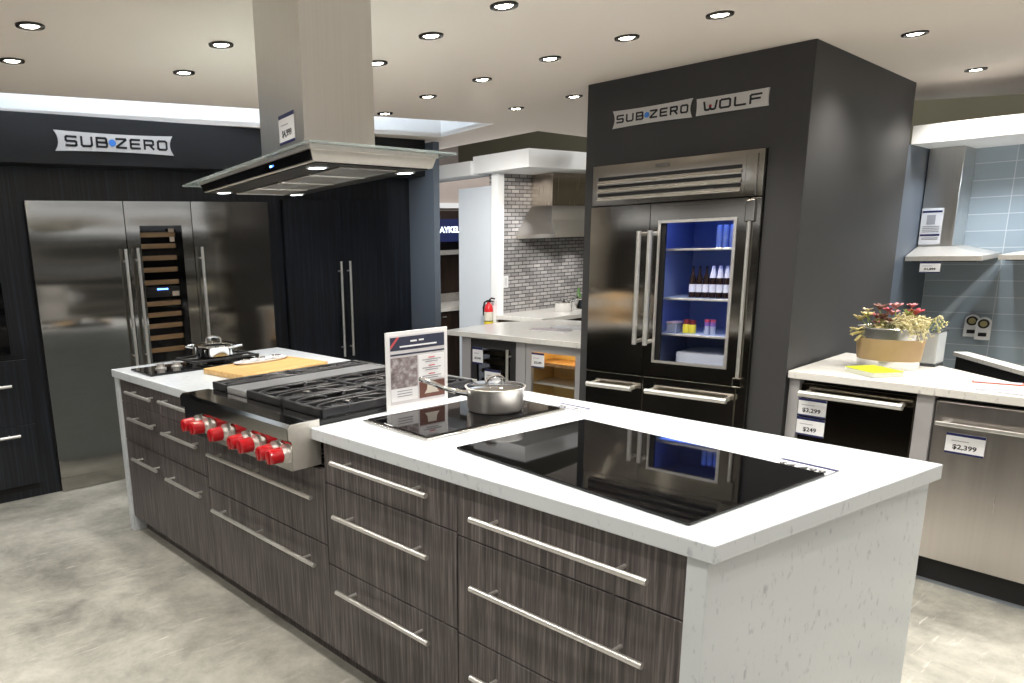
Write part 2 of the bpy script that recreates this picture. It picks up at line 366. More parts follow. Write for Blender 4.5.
# the showroom behind the photographer, unseen and added for reflections in the steel
struct(MB().box(-5, 9.6, -3.9, -3.8, 0, 1.95).box(-3.4, -3.3, -3.8, 6.1, 0, 1.95), 'wall_front', simple('dark_panels', (.03, .03, .033), .5, var=.1))
struct(MB().box(-3.4, .02, 6.1, 6.2, .55, 2.5), 'wall_front_left', simple('showroom_paint', (.80, .77, .72), .6, var=.03))
struct(MB().box(-3.4, .02, 6.1, 6.2, 0, .549), 'baseboard_front_left', MATS['dark_panels'])
struct(MB().box(-3.3, 6, -3.8, -3.2, .80, .92).box(-3.3, -2.7, -3.2, 5, .80, .92).box(-3.3, 6, -3.79, -3.6, 1.45, 1.56).box(-3.29, -3.1, -3.2, 5, 1.45, 1.56), 'trim_7', WHITE)  # unseen white bands, put in as bright stripes for the steel doors to mirror
# distant hall
struct(MB().box(9.5, 9.6, -5, 10, 0, 4.4), 'wall_far', OLIVE)
struct(MB().box(5.5, 9.5, 9.8, 9.9, 0, 4.4), 'wall_far_left', simple('hall_paint', (.36, .31, .29), .8, var=.05))
struct(MB().box(4.9, 9.5, -5, 9.8, 4.3, 4.4), 'ceiling_upper', OLIVE)

# ------------------------------------------------------------------ island
t = Thing('kitchen_worktop', 'long white quartz island worktop with waterfall ends and a cutout for the rangetop', 'worktop', ISL, (0, 0, TOP))
RY0, RY1, RXB = 1.448, 2.305, .870
t.part(MB().prism([(0, 0), (0, RY0), (RXB, RY0), (RXB, RY1), (0, RY1), (0, 3.383), (1.087, 3.393), (.951, -.146)], TOP-.042, TOP, .003), 'slab', QUARTZ)
t.part(MB().prism([(.010, .016), (.010, .062), (.960, -.064), (.960, -.119)], 0, TOP-.0425, .002), 'waterfall_panel', QUARTZ)
t.part(MB().prism([(.010, 3.325), (.010, 3.376), (1.07, 3.386), (1.07, 3.335)], 0, TOP-.0425, .002), 'waterfall_panel', QUARTZ)

def bar_handle(t, parent, x, y0, y1, z, r=.0085, posts=None, off=.042, xf=.02):
    m = MB().cyl((x-off, y0, z), (x-off, y1, z), r, 14)
    L = y1-y0
    for y in (posts or (y0+.12*L, y1-.12*L)): m.cyl((x-off, y, z), (xf, y, z), r*.62, 10)
    return t.part(m, 'handle', STEEL_H, True, parent)
ZT = TOP-.0425
def island_unit(y0, y1, rows, label, top=ZT-.002, hand=(.10, .10), posts=None, back=.86):
    t = Thing('drawer_cabinet', label, 'cabinet', ISL, (0, y0, 0), 'drawer cabinets of the island')
    g = .0015
    t.part(MB().box(.041, back, y0+g, y1-g, .088, top), 'body', BLACK)
    t.part(MB().box(.085, back, y0+g, y1-g, .0, .088), 'kick_plate', WOOD)
    for (z0, z1, hz) in rows:
        d = t.part(MB().box(.02, .041, y0+.002, y1-.002, z0+.002, z1-.002, .0012, 1), 'drawer', WOOD)
        L = y1-y0
        bar_handle(t, d, .02, y0+hand[0]*L, y1-hand[1]*L, hz, posts=[y0+p*L for p in posts] if posts else None)
    return t
z4 = [(.742, ZT-.004, .842), (.432, .742, .648), (.090, .432, .366)]
island_unit(.060, .752, [(.735, ZT-.004, .818), (.425, .735, .613), (.090, .425, .335)], 'wide three-drawer grey veneer cabinet nearest the white end of the island', hand=(.105, .13), posts=(.22, .78), back=.80)
island_unit(.752, 1.405, z4, 'three-drawer grey veneer cabinet just right of the rangetop', hand=(.13, .15), posts=(.24, .76))
island_unit(1.405, 2.335, [(.500, .785, .684), (.090, .500, .424)], 'wide two-drawer grey veneer cabinet under the red-knobbed rangetop', top=.785, hand=(.035, .105), posts=(.13, .5, .84))
island_unit(2.335, 2.805, [(.762, ZT-.004, .852), (.548, .762, .694), (.090, .548, .460)], 'narrow three-drawer veneer cabinet left of the rangetop', hand=(.03, .18), posts=(.16, .80))
island_unit(2.805, 3.324, [(.768, ZT-.004, .842), (.548, .768, .700), (.090, .548, .475)], 'narrow three-drawer veneer cabinet at the far end of the island', hand=(.05, .34), posts=(.16, .58))

# rangetop
t = Thing('gas_rangetop', 'stainless gas rangetop with red knobs and black grates set in the island', 'rangetop', ISL, (0, 1.87, .79))
y0, y1 = RY0+.004, RY1-.004
t.part(MB().box(.043, RXB-.004, y0, y1, .79, .935, .002), 'burner_box', STEEL)
t.part(MB().loft([[(-.080, y, .792), (.0425, y, .792), (.0425, y, .962), (-.083, y, .962), (-.096, y, .950), (-.096, y, .905), (-.080, y, .895)] for y in (y0+.001, y1-.001)]), 'control_panel', PANEL)
for y in (y0, y1): t.part(MB().loft([[(-.078, yy, .795), (.040, yy, .795), (.040, yy, .959), (-.080, yy, .959), (-.092, yy, .949), (-.092, yy, .907), (-.078, yy, .897)] for yy in (y-.0022, y+.0008)] if y == y0 else [[(-.078, yy, .795), (.040, yy, .795), (.040, yy, .959), (-.080, yy, .959), (-.092, yy, .949), (-.092, yy, .907), (-.078, yy, .897)] for yy in (y-.0008, y+.0022)]), 'lit_end_skin', HOODST)  # paler steel skins paint light onto ends that would mirror dark surroundings
t.part(MB().box(.043, RXB-.003, y0, y1, .9355, .956, .003), 'deck', simple('black_enamel', (.012, .012, .013), .22, var=.05))
kz = .852
for i, ky in enumerate((2.165, 2.085, 1.925, 1.765, 1.690, 1.555, 1.487)):
    m = MB().cyl((-.080, ky, kz), (-.090, ky, kz), .034, 28).cyl((-.090, ky, kz), (-.110, ky, kz), .020, 24)
    k = t.part(m, 'knob_bezel', STEEL_H, True)
    m = MB().cyl((-.108, ky, kz), (-.150, ky, kz), .029, 24, .0265).cyl((-.150, ky, kz), (-.156, ky, kz), .0265, 24, .022)
    m.box(-.160, -.150, ky-.005, ky+.005, kz-.024, kz+.024, .002)
    t.part(m, 'knob', RED, True, k, label='glossy red control knob')
def grate(x0, x1, ya, yb):
    m = MB(); z0, z1 = .972, .992
    w = .016
    for (a, b, c, d) in ((x0, x1, ya, ya+w), (x0, x1, yb-w, yb), (x0, x0+w, ya, yb), (x1-w, x1, ya, yb)): m.box(a, b, c, d, z0-.012, z1, .003, 1)
    xm = (x0+x1)/2; m.box(xm-w/2, xm+w/2, ya, yb, z0, z1, .003, 1)
    cx = [(x0+xm)/2, (xm+x1)/2]; cy = (ya+yb)/2; hy = (yb-ya)/2; hx = (x1-x0)/4
    for c in cx:
        for sgn in (1, -1):
            # S-shaped fingers that sweep in towards the burner
            for dx in (-.40, .40):
                pts = [(c+dx*hx*(1-.55*k/6)+.02*math.sin(k/6*pi), cy+sgn*hy*(1-.62*k/6), (z0+z1)/2+.002) for k in range(7)]
                m.tube(pts, .0055, 8)
            ring = [(c+hx*.86*math.cos(a), cy+sgn*hy*.50+hy*.36*math.sin(a), (z0+z1)/2+.002) for a in [i*2*pi/20 for i in range(20)]]
            m.tube(ring, .0055, 8, True)
        m.box(c-hx*.95, c-hx*.30, cy-w/2, cy+w/2, z0, z1, .003, 1); m.box(c+hx*.30, c+hx*.95, cy-w/2, cy+w/2, z0, z1, .003, 1)
    for fx in (x0+.01, x1-.01):
        for fy in (ya+.01, yb-.01): m.box(fx-.008, fx+.008, fy-.008, fy+.008, .956, z0)
    return m
gx0, gx1 = .060, RXB-.03
secs = [(1.458, 1.728), (1.732, 1.998), (2.168, 2.297)]
for ya, yb in secs:
    t.part(grate(gx0, gx1, ya, yb), 'grate', IRON, True)
    for c in (.25*(gx1-gx0)+gx0, .75*(gx1-gx0)+gx0):
        bb = t.part(MB().lathe([(.048, .956), (.050, .962), (.040, .966), (.036, .972), (.0, .973)], (c, (ya+yb)/2, 0), 28, cap=False), 'burner', IRON, True)
        t.part(MB().lathe([(.030, .972), (.032, .978), (.026, .982), (.0, .983)], (c, (ya+yb)/2, 0), 24, cap=False), 'burner_cap', STEEL, True, bb, label='bright metal burner cap')
g = t.part(MB().box(gx0, gx1, 2.002, 2.164, .956, .986, .004), 'griddle_cover', simple('griddle_steel', (.58, .59, .61), .28, .75, var=.02), label='plain stainless griddle cover')
t.part(MB().box(RXB-.028, RXB-.006, y0+.003, y1-.003, .956, .990, .003), 'rear_guard', STEEL)

# glass cooktops
def cooktop(name, label, cx, cy, sx, sy, rot, trim):
    t = Thing(name, label, 'cooktop', ISL, (cx, cy, TOP), None, rot)
    if trim: t.part(MB().box(-sx/2, sx/2, -sy/2, sy/2, .0005, .008, .002), 'trim_frame', STEEL)
    i = .014 if trim else 0
    t.part(MB().box(-sx/2+i, sx/2-i, -sy/2+i, sy/2-i, .001 if not trim else .0085, .0085 if not trim else .013, .0018), 'glass_top', COOKGLASS)
    return t
cooktop('glass_cooktop', 'large black glass cooktop reflecting the fridge, nearest the white end of the island', .392, .455, .568, .800, -.115, False)
cooktop('glass_cooktop', 'smaller steel-framed black glass cooktop under the saucepan', .495, 1.172, .660, .365, -.080, True)
tm = Thing('cooktop_module', 'slim black gas cooktop module with two knobs at the far end of the island', 'cooktop', ISL, (.385, 3.07, TOP), None, -.02)
tm.part(MB().box(-.335, .335, -.125, .155, .0005, .012, .003), 'base_plate', GLOSSB)
gm = MB()
for y in (-.10, .005, .125): gm.box(-.08, .31, y-.007, y+.007, .034, .046, .002, 1)
for x in (-.08, .05, .18, .30): gm.box(x-.007, x+.007, -.10, .125, .034, .046, .002, 1)
for x in (-.08, .30):
    for y in (-.10, .125): gm.box(x-.008, x+.008, y-.008, y+.008, .012, .036)
tm.part(gm, 'grate', IRON)
tm.part(MB().lathe([(.05, .012), (.05, .022), (.03, .028), (0, .029)], (.10, .01, 0), 24, cap=False), 'burner', IRON, True)
for x in (-.22, -.13):
    tm.part(MB().lathe([(.030, .012), (.030, .018), (.022, .021), (.020, .040), (0, .042)], (x, .02, 0), 24, cap=False), 'knob', STEEL_H, True)
# casserole on it
t = Thing('casserole_pot', 'shiny steel casserole pot with a lid on the far cooktop module', 'pot', ISL, (.478, 3.078, TOP+.0465))
c = (.478, 3.078, TOP+.0465)
t.part(MB().lathe([(.0, 0), (.098, 0), (.106, .008), (.108, .055), (.112, .060), (.108, .060), (.103, .054), (.100, .010), (0, .008)], c, 36, cap=False), 'pan_body', CHROME, True)
t.part(MB().lathe([(.110, .060), (.108, .066), (.085, .074), (.04, .080), (0, .082)], c, 36, cap=False), 'lid', CHROME, True)
def arch(cx, cy, cz, dx, dy, h, r, n=10):
    return MB().tube([(cx-dx*math.cos(a), cy-dy*math.cos(a), cz+h*math.sin(a)**.6) for a in [k*pi/n for k in range(n+1)]], r, 8)
t.part(arch(c[0], c[1], c[2]+.078, .035, -.02, .030, .006), 'lid_handle', CHROME, True)
for s in (1, -1):
    t.part(MB().tube([(c[0]+s*.035, c[1]-s*.09*1.1, c[2]+.05), (c[0]+s*.07, c[1]-s*.125, c[2]+.056), (c[0]+s*.115, c[1]-s*.105, c[2]+.056), (c[0]+s*.098, c[1]-s*.045, c[2]+.05)], .006, 8), 'side_handle', CHROME, True)
# cutting board and oval tray
t = Thing('cutting_board', 'thick pale maple cutting board beside the rangetop', 'cutting board', ISL, (.555, 2.655, TOP), None, .08)
t.part(MB().box(-.265, .265, -.185, .185, .0005, .030, .005), 'block', LIGHTWOOD)
t = Thing('oval_tray', 'oval clear tray with small cups lying on the maple board', 'tray', ISL, (.60, 2.78, TOP+.0305), None, .08)
t.part(MB().lathe([(.0, .0), (.16, 0), (.175, .010), (.170, .012), (.155, .004), (0, .004)], (0, 0, 0), 40, 1., .38, cap=False), 'dish', simple('pale_dish', (.62, .62, .64), .2, .3, var=.03), True)
for x in (-.10, .0, .10): t.part(MB().lathe([(.0, .004), (.020, .004), (.026, .022), (.023, .022), (.018, .008), (0, .008)], (x, 0, 0), 20, cap=False), 'cup', CHROME, True)

# price cards lying on the worktop
def flat_card(label, cx, cy, sx, sy, rot, body, size):
    t = Thing('price_card', label, 'price card', ISL, (cx, cy, TOP), 'price cards', rot)
    t.part(MB().box(-sx/2, sx/2, -sy/2, sy/2, .0005, .0025), 'card', CARD)
    m = MB().box(sx/2-.015, sx/2-.001, -sy/2, sy/2, .0026, .0032).box(-sx/2, -sx/2+.006, -sy/2, sy/2, .0026, .0032)
    m.box(-sx/2, sx/2, -sy/2, -sy/2+.002, .0026, .0032)
    t.part(m, 'border', NAVY)
    t.part(MB().text(body, size, (-.01, 0, .003), (0, -1, 0), (1, 0, 0), .0006, 1.15, bold=.0008), 'lettering', INK)
flat_card('white price card with a dark blue edge lying behind the large glass cooktop', .668, .094, .078, .150, -.12, '$4,499', .040)
flat_card('white price card lying behind the smaller glass cooktop', .866, .985, .060, .150, -.08, '$2,199', .028)

# poster in a clear stand
t = Thing('sign_holder', 'upright clear acrylic stand with a printed poster beside the saucepan', 'sign stand', ISL, (.482, 1.412, TOP), None, -.10)
W2 = .146
t.part(MB().box(-W2, W2, -.004, .004, .0005, .302, .0015).box(-W2, W2, -.055, .0035, .0005, .005, .001), 'acrylic_stand', simple('frosted_acrylic', (.78, .78, .80), .3, var=0))
t.part(MB().box(-W2+.016, W2-.016, -.0052, -.0042, .026, .288), 'poster', simple('poster_paper', (.62, .61, .64), .5, var=.04), label='printed poster with a navy heading')
m = MB().box(-W2+.018, W2-.018, -.0062, -.0053, .232, .282).box(-W2+.018, W2-.018, -.0062, -.0053, .213, .219)
t.part(m, 'heading_band', simple('poster_navy', (.035, .04, .075), .5, var=.2, vscale=60))
m = MB()
for x0, x1, z in ((-.035, -.005, .263), (.005, .028, .264), (-.085, .09, .245)): m.box(x0, x1, -.0072, -.0063, z-.003, z+.003)
t.part(m, 'heading_lines', CARD)
m = MB().loft([[(-W2+.018, y, .238), (-W2+.018, y, .250), (-W2+.048, y, .282), (-W2+.060, y, .282)] for y in (-.0073, -.0064)])
t.part(m, 'corner_ribbon', simple('ribbon_red', (.55, .09, .10), .5, var=0))
m = MB().box(-W2+.018, -.004, -.0062, -.0053, .088, .205)
t.part(m, 'photo_print', streaked('photo_print', (.10, .08, .085), (.26, .22, .23), (.55, .54, .56), (38, 38, 46), .5, 0), label='small colour photo of an interior')
m = MB().box(.002, W2-.018, -.0062, -.0053, .105, .205).box(-W2+.018, -.004, -.0062, -.0053, .038, .086)
t.part(m, 'text_panel', CARD)
m = MB(); mr = MB()
for k, z in enumerate((.192, .184, .176, .160, .152, .144, .128, .120, .112)):
    w = (.03, .09, .06)[k % 3]
    (mr if k % 3 == 0 else m).box(.065-w/2, .065+w/2, -.0072, -.0063, z-.0016, z+.0016)
for k, z in enumerate((.076, .066, .056)): m.box(-.066-.035, -.066+.035, -.0072, -.0063, z-.0015, z+.0015)
t.part(m, 'text_lines', simple('grey_print', (.30, .30, .33), .5, var=0)); t.part(mr, 'red_lines', SIGNRED)
m = MB().box(.004, W2-.018, -.0062, -.0053, .036, .100)
pp = t.part(m, 'product_print', simple('print_brown', (.16, .075, .06), .5, var=.1), label='small brown product photo')
t.part(MB().loft([[(.028, y, .052), (.100, y, .052), (.088, y, .066), (.084, y, .090), (.044, y, .090), (.040, y, .066)] for y in (-.0072, -.0063)]), 'product_shape', simple('print_cream', (.62, .58, .52), .5, var=0), parent=pp)

# saucepan
PX, PY, PZ = .608, 1.130, TOP+.0135
t = Thing('saucepan', 'stainless saucepan with a long handle and lid on the smaller glass cooktop', 'saucepan', ISL, (PX, PY, PZ))
c = (PX, PY, PZ)
BRUSH = steel('brushed_pan', (.84, .81, .78), .36, (30, 30, 30))
t.part(MB().lathe([(0, 0), (.092, 0), (.101, .010), (.106, .082), (.112, .089), (.108, .090), (.102, .083), (.097, .012), (0, .010)], c, 48, cap=False), 'pan_body', BRUSH, True)
t.part(MB().lathe([(.106, .085), (.103, .091), (.08, .096), (.04, .099), (0, .100)], c, 48, cap=False), 'lid', CHROME, True)
t.part(arch(c[0], c[1], c[2]+.096, .033, -.012, .030, .0065), 'lid_handle', CHROME, True)
hx, hy = -.93, .37
t.part(MB().tube([(c[0]+hx*.098, c[1]+hy*.098, c[2]+.068), (c[0]+hx*.15, c[1]+hy*.15, c[2]+.080), (c[0]+hx*.20, c[1]+hy*.20, c[2]+.098), (c[0]+hx*.25, c[1]+hy*.25, c[2]+.122), (c[0]+hx*.295, c[1]+hy*.295, c[2]+.140)], [.013, .010, .0085, .010, .008], 12), 'handle', CHROME, True)
t.part(MB().ball((c[0]+hx*.106, c[1]+hy*.106, c[2]+.070), .018, (.7, 1, .8)), 'handle_bracket', STEEL_H, True)

# ------------------------------------------------------------------ hood over the island
th = math.radians(12); ph = math.radians(5)
ey = Vector((math.sin(th), math.cos(th))); ex = Vector((math.cos(ph), math.sin(ph)))
ks = .865
HODF = Frame(ISL.x*ks, ISL.y*ks, ISL.a)
def hood_z(z): return H+ks*(z-H)
hn = Vector((.075, 1.48))
def hp(a, b): v = (hn+ex*a+ey*b)*ks; return (v.x, v.y)
def hquad(a0, a1, b0, b1): return [hp(a0, b0), hp(a0, b1), hp(a1, b1), hp(a1, b0)]
def hring(a0, a1, b0, b1, z): return [(*p, z) for p in hquad(a0, a1, b0, b1)]
t = Thing('range_hood', 'stainless island range hood with glass canopy hanging over the rangetop', 'range hood', HODF, (*hp(.40, .85), ZC-.001))
LA, LB = .775, 1.80
t.part(MB().prism(hquad(0, LA, 0, LB), hood_z(1.900), hood_z(1.909), .0015), 'glass_canopy', PANEGREEN)
a0, a1, b0, b1 = .016, LA-.105, .020, LB-.32
t.part(MB().loft([hring(a0, a1, b0, b1, hood_z(1.899)), hring(a0, a1, b0, b1, hood_z(1.884)), hring(a0+.004, a1-.004, b0+.006, b1-.006, hood_z(1.883)), hring(a0+.018, a1-.020, b0+.016, b1-.020, hood_z(1.846))]), 'canopy_body', HOODST)
t.part(MB().loft([hring(a0-.003, a1+.003, b0-.003, b1+.003, hood_z(1.8985)), hring(a0-.003, a1+.003, b0-.003, b1+.003, hood_z(1.886))]), 'canopy_trim', STEEL_H)
t.part(MB().loft([[(*hp(a0+.0035-o_, b0+.010), hood_z(1.8815)), (*hp(a0+.0035-o_, b1-.010), hood_z(1.8815)), (*hp(a0+.0165-o_, b1-.022), hood_z(1.849)), (*hp(a0+.0165-o_, b0+.019), hood_z(1.849))] for o_ in (.0035, -.002)]), 'control_glass', GLOSSB, label='black glass control strip')
# chimney
ca0, ca1, cb0, cb1 = .040, .385, .115, .57
t.part(MB().loft([hring(ca0, ca1, cb0, cb1, hood_z(1.910)), hring(ca0, ca1, cb0, cb1, ZC-.001)]), 'chimney', STEEL_V)
t.part(MB().prism(hquad(ca0-.002, ca1+.002, cb0-.002, cb1+.002), hood_z(1.9095), hood_z(1.918)), 'chimney_collar', STEEL_H)
u0, u1, v0, v1 = a0+.035, a1-.035, b0+.032, b1-.036
t.part(MB().prism(hquad(u0, u1, v0, v1), hood_z(1.842), hood_z(1.847)), 'underside', simple('hood_underside', (.035, .033, .03), .3, .6, var=.05))
nf = 4
for k in range(nf):
    fa0 = u0+.14; fa1 = u1-.14; q0 = v0+.05+(v1-v0-.1)*k/nf; q1 = v0+.05+(v1-v0-.1)*(k+1)/nf-.05
    f = t.part(MB().prism(hquad(fa0, fa1, q0, q1), hood_z(1.836), hood_z(1.842), .002), 'grease_filter', simple('filter_metal', (.42, .41, .39), .35, .9, var=.05) if 'filter_metal' not in MATS else MATS['filter_metal'])
    t.part(MB().prism(hquad(fa0, fa1, q1+.004, q1+.022), hood_z(1.834), hood_z(1.842), .002), 'filter_rail', STEEL_H)
for b in (v0+.10, v1-.10):
    for a in (u0+.06, u1-.06):
        x, y = hp(a, b)
        f = t.part(MB().lathe([(.036, hood_z(1.836)), (.036, hood_z(1.842)), (.028, hood_z(1.842)), (.028, hood_z(1.838))], (x, y, 0), 24), 'lamp_ring', STEEL_H, True)
        t.part(MB().lathe([(.027, hood_z(1.8355)), (.027, hood_z(1.838))], (x, y, 0), 24), 'lamp_lens', LAMPW, True, f)
x, y = hp(a0-.0, .55)
t.part(MB().disc_dir((*hp(a0+.012, .42), hood_z(1.868)), (-1, .2, -.3), .003, .012, 10), 'indicator_light', LEDBLUE)
# its price tag on the chimney
def hang_tag(frame, label, o, xd, w, h, body, size, group='price cards', nbands=2, cat='price card'):
    """upright card; o = centre, xd = reading direction (2-D unit), faces the left-hand normal of xd"""
    xd = Vector((xd[0], xd[1], 0)).normalized(); n = xd.cross(Vector((0, 0, 1)))
    t = Thing('price_card', label, cat, frame, o, group)
    def slab(u0, u1, w0, w1, d0, d1):
        r = []
        for d in (d0, d1):
            r.append([tuple(Vector(o)+xd*u+Vector((0, 0, 1))*v+n*d) for u, v in ((u0, w0), (u1, w0), (u1, w1), (u0, w1))])
        return MB().loft(r)
    t.part(slab(-w/2, w/2, -h/2, h/2, 0, .0015), 'card', CARD)
    t.part(slab(-w/2, w/2, h/2-.13*h, h/2, .0016, .0022), 'border', NAVY)
    if nbands > 1: t.part(slab(-w/2, w/2, -h/2, -h/2+.09*h, .0016, .0022), 'border', NAVY)
    t.part(MB().text(body, size*.82, tuple(Vector(o)+n*.002+Vector((0, 0, -.16*h))), xd, (0, 0, 1), .0006, 1.1, bold=.0006), 'lettering', INK)
    g = slab(-w*.36, w*.10, .12*h, .16*h, .0016, .002)
    t.part(g, 'text_line', simple('grey_print2', (.40, .40, .44), .5, var=0) if 'grey_print2' not in MATS else MATS['grey_print2'])
    return t
cx_, cy_ = hp(ca0-.0008, cb0+.16)
hang_tag(HODF, 'white price card stuck low on the side of the hood chimney', (cx_, cy_, hood_z(1.985)), (-ey.x, -ey.y), .135, .090, '$4,999', .034)

# ------------------------------------------------------------------ left wall: refrigerator columns and tall cupboards
def bar_v(x, y, z0, z1, r=.011, post=(.10, .90), back=0.):
    m = MB().cyl((x, y, z0), (x, y, z1), r, 14)
    for p in post: z = z0+(z1-z0)*p; m.cyl((x, y, z), (x, back, z), r*.7, 10)
    return m
def door_slab(x0, x1, z0, z1, y0=-.028, y1=.0, bulge=.004):
    # slightly bowed sheet-metal front
    n = 8; m = MB(); ring = []
    for z in (z0, z1):
        r = []
        for k in range(n+1):
            u = k/n; x = x0+(x1-x0)*u; r.append((x, y0-bulge*math.sin(pi*u), z))
        r += [(x1, y1, z), (x0, y1, z)]
        ring.append(r)
    return m.loft(ring)
for (x0, x1, hx, hz0, lab) in ((-.020, .588, .560, .785, 'wide stainless built-in refrigerator door at the left of the black wood wall'), (1.066, 1.680, 1.105, .800, 'wide stainless built-in refrigerator right of the wine column')):
    t = Thing('built_in_refrigerator', lab, 'refrigerator', LWF, ((x0+x1)/2, -.01, 0), 'stainless refrigerator columns')
    t.part(MB().box(x0+.002, x1-.002, .0005, .0195, .10, 1.895), 'body', BLACK)
    d = t.part(door_slab(x0+.002, x1-.002, .098, 1.895), 'door', STEEL_DOOR, True)
    t.part(bar_v(hx, -.075, hz0, 1.585, back=-.026), 'handle', STEEL_H, True, d)
    t.part(MB().box(x0+.002, x1-.002, -.020, .0195, .005, .094), 'kick_plate', STEEL_DOOR)
t = Thing('wine_column', 'narrow stainless wine column with a glass panel showing wooden racks', 'wine refrigerator', LWF, (.827, -.01, 0))
x0, x1, wx0, wx1, wz0, wz1 = .590, 1.064, .685, .985, .80, 1.735
t.part(MB().box(x0+.002, x1-.002, .0165, .0195, .10, 1.895), 'body', BLACK)
m = MB().box(x0+.002, wx0, -.028, .0005, .098, 1.895).box(wx1, x1-.002, -.028, .0005, .098, 1.895).box(wx0, wx1, -.028, .0005, .098, wz0).box(wx0, wx1, -.028, .0005, wz1, 1.895)
d = t.part(m, 'door', STEEL_DOOR)
t.part(bar_v(.643, -.075, .785, 1.590, back=-.026), 'handle', STEEL_H, True, d)
t.part(MB().box(x0+.002, x1-.002, -.020, .0195, .005, .094), 'kick_plate', STEEL_DOOR)
t.part(MB().box(wx0, wx1, .008, .0165, wz0, wz1).box(wx1-.045, wx1, -.022, .008, wz0, wz1).box(wx0, wx1-.045, -.022, .008, wz1-.02, wz1), 'interior', GLOSSB)
zs = [1.675, 1.598, 1.518, 1.438, 1.352, 1.205, 1.128, 1.050, .968, .880]
for z in zs: t.part(MB().box(wx0+.004, wx1-.048, -.012, .0075, z-.016, z+.016, .003), 'wine_rack', SHELFWOOD)
t.part(MB().box(wx0+.004, wx1-.048, -.016, .0075, 1.250, 1.322, .002), 'control_box', simple('control_black', (.02, .02, .02), .2, var=0))
m = MB()
for k in range(5): m.box(.775+k*.016, .785+k*.016, -.0175, -.0165, 1.300, 1.309)
t.part(m, 'display_lights', LEDBLUE)
for (z, w) in ((1.268, .05), (1.705, .04), (1.640, .035)):
    t.part(MB().box(wx1-.055-w, wx1-.055, -.0175, -.0165, z-.014, z+.018), 'bottle_label', simple('bottle_label', (.55, .47, .40), .5, var=.1) if 'bottle_label' not in MATS else MATS['bottle_label'])
t.part(MB().box(wx0, wx1, -.026, -.024, wz0, wz1), 'glass_pane', PANE)
# tall black cupboards
for (x0, x1, hx, lab) in ((1.815, 2.345, 2.300, 'tall black wood cupboard with its handle at the right edge'), (2.345, 2.900, 2.388, 'tall black wood cupboard with its handle at the left edge')):
    t = Thing('tall_cupboard', lab, 'cupboard', LWF, ((x0+x1)/2, 0, 0), 'tall black cupboards')
    t.part(MB().box(x0+.002, x1-.002, .002, .0195, .10, 1.915), 'body', BLACK)
    d = t.part(MB().box(x0+.002, x1-.002, -.020, .0015, .10, 1.915, .001, 1), 'door', DARKWOOD)
    t.part(bar_v(hx, -.062, .66, 1.435, .010, back=-.018), 'handle', STEEL_H, True, d)
    t.part(MB().box(x0+.002, x1-.002, .010, .0195, 0.001, .098), 'kick_plate', BLACK)
# drawers left of the refrigerator
t = Thing('drawer_cupboard', 'black wood drawer stack with bar handles at the left edge beside the refrigerator', 'cabinet', LWF, (-.40, 0, 0))
t.part(MB().box(-.80, -.150, .002, .0195, .06, .93), 'body', BLACK)
for z0, z1, hz, hx in ((.10, .497, .440, -.235), (.501, .92, .765, -.245)):
    d = t.part(MB().box(-.80, -.132, -.020, .0015, z0, z1, .001, 1), 'drawer', DARKWOOD)
    m = MB().cyl((-.72, -.062, hz), (hx, -.062, hz), .010, 14)
    for x in (-.66, hx-.06): m.cyl((x, -.062, hz), (x, -.018, hz), .007, 10)
    t.part(m, 'handle', STEEL_H, True, d)
t = Thing('wall_oven', 'dark glass wall oven at the very left edge of the black wood wall', 'oven', LWF, (-.55, 0, .95))
t.part(MB().box(-.82, -.215, .002, .0195, .95, 1.42), 'body', BLACK)
t.part(MB().box(-.82, -.215, -.022, .0015, .96, 1.26, .003), 'door', GLOSSB)
t.part(MB().box(-.82, -.215, -.022, .0015, 1.265, 1.41, .003), 'control_panel', GLOSSB)
t.part(MB().cyl((-.78, -.06, 1.23), (-.26, -.06, 1.23), .010).cyl((-.74, -.06, 1.23), (-.74, -.02, 1.23), .007).cyl((-.30, -.06, 1.23), (-.30, -.02, 1.23), .007), 'handle', STEEL_H, True)

# shop signs
def plaque(frame, label, o, xd, w, h, pinch, body_parts, thick=.008):
    xd = Vector((xd[0], xd[1], 0)).normalized(); up = Vector((0, 0, 1)); n = xd.cross(up)
    t = Thing('shop_sign', label, 'sign', frame, o)
    O = Vector(o); K = 9; rings = []
    for d in (0, thick):
        r = []
        for k in range(K): u = -1+2*k/(K-1); r.append((u*w/2, -h/2+pinch*.35*(1-u*u)))
        for k in range(K): v = -1+2*k/(K-1); r.append((w/2-pinch*(1-v*v), v*h/2)) if 0 < k < K-1 else None
        for k in range(K): u = 1-2*k/(K-1); r.append((u*w/2, h/2-pinch*.35*(1-u*u)))
        for k in range(K): v = 1-2*k/(K-1); r.append((-w/2+pinch*(1-v*v), v*h/2)) if 0 < k < K-1 else None
        rings.append([tuple(O+xd*a+up*b+n*d) for a, b in r])
    t.part(MB().loft(rings), 'plate', SIGNBG)
    for kind, arg, off, size, st, mat in body_parts:
        P = O+xd*off+n*(thick+.001)
        if kind == 'text': t.part(block_word(MB(), arg, tuple(P), xd, up, size*st, size, size*.30, size*.20), 'lettering', mat)
        elif kind == 'dot': t.part(MB().disc_dir(P-n*.0012, n, size, .002, 28), 'dot', mat)
        elif kind == 'mark':
            q = [tuple(P+xd*a*size+up*b*size) for a, b in ((-.5, -.5), (.5, -.5), (.5, .1), (.2, .5), (0, .2), (-.2, .5), (-.5, .1))]
            q2 = [tuple(Vector(p)+n*.0015) for p in q]
            t.part(MB().loft([q, q2]), 'emblem', mat)
    return t
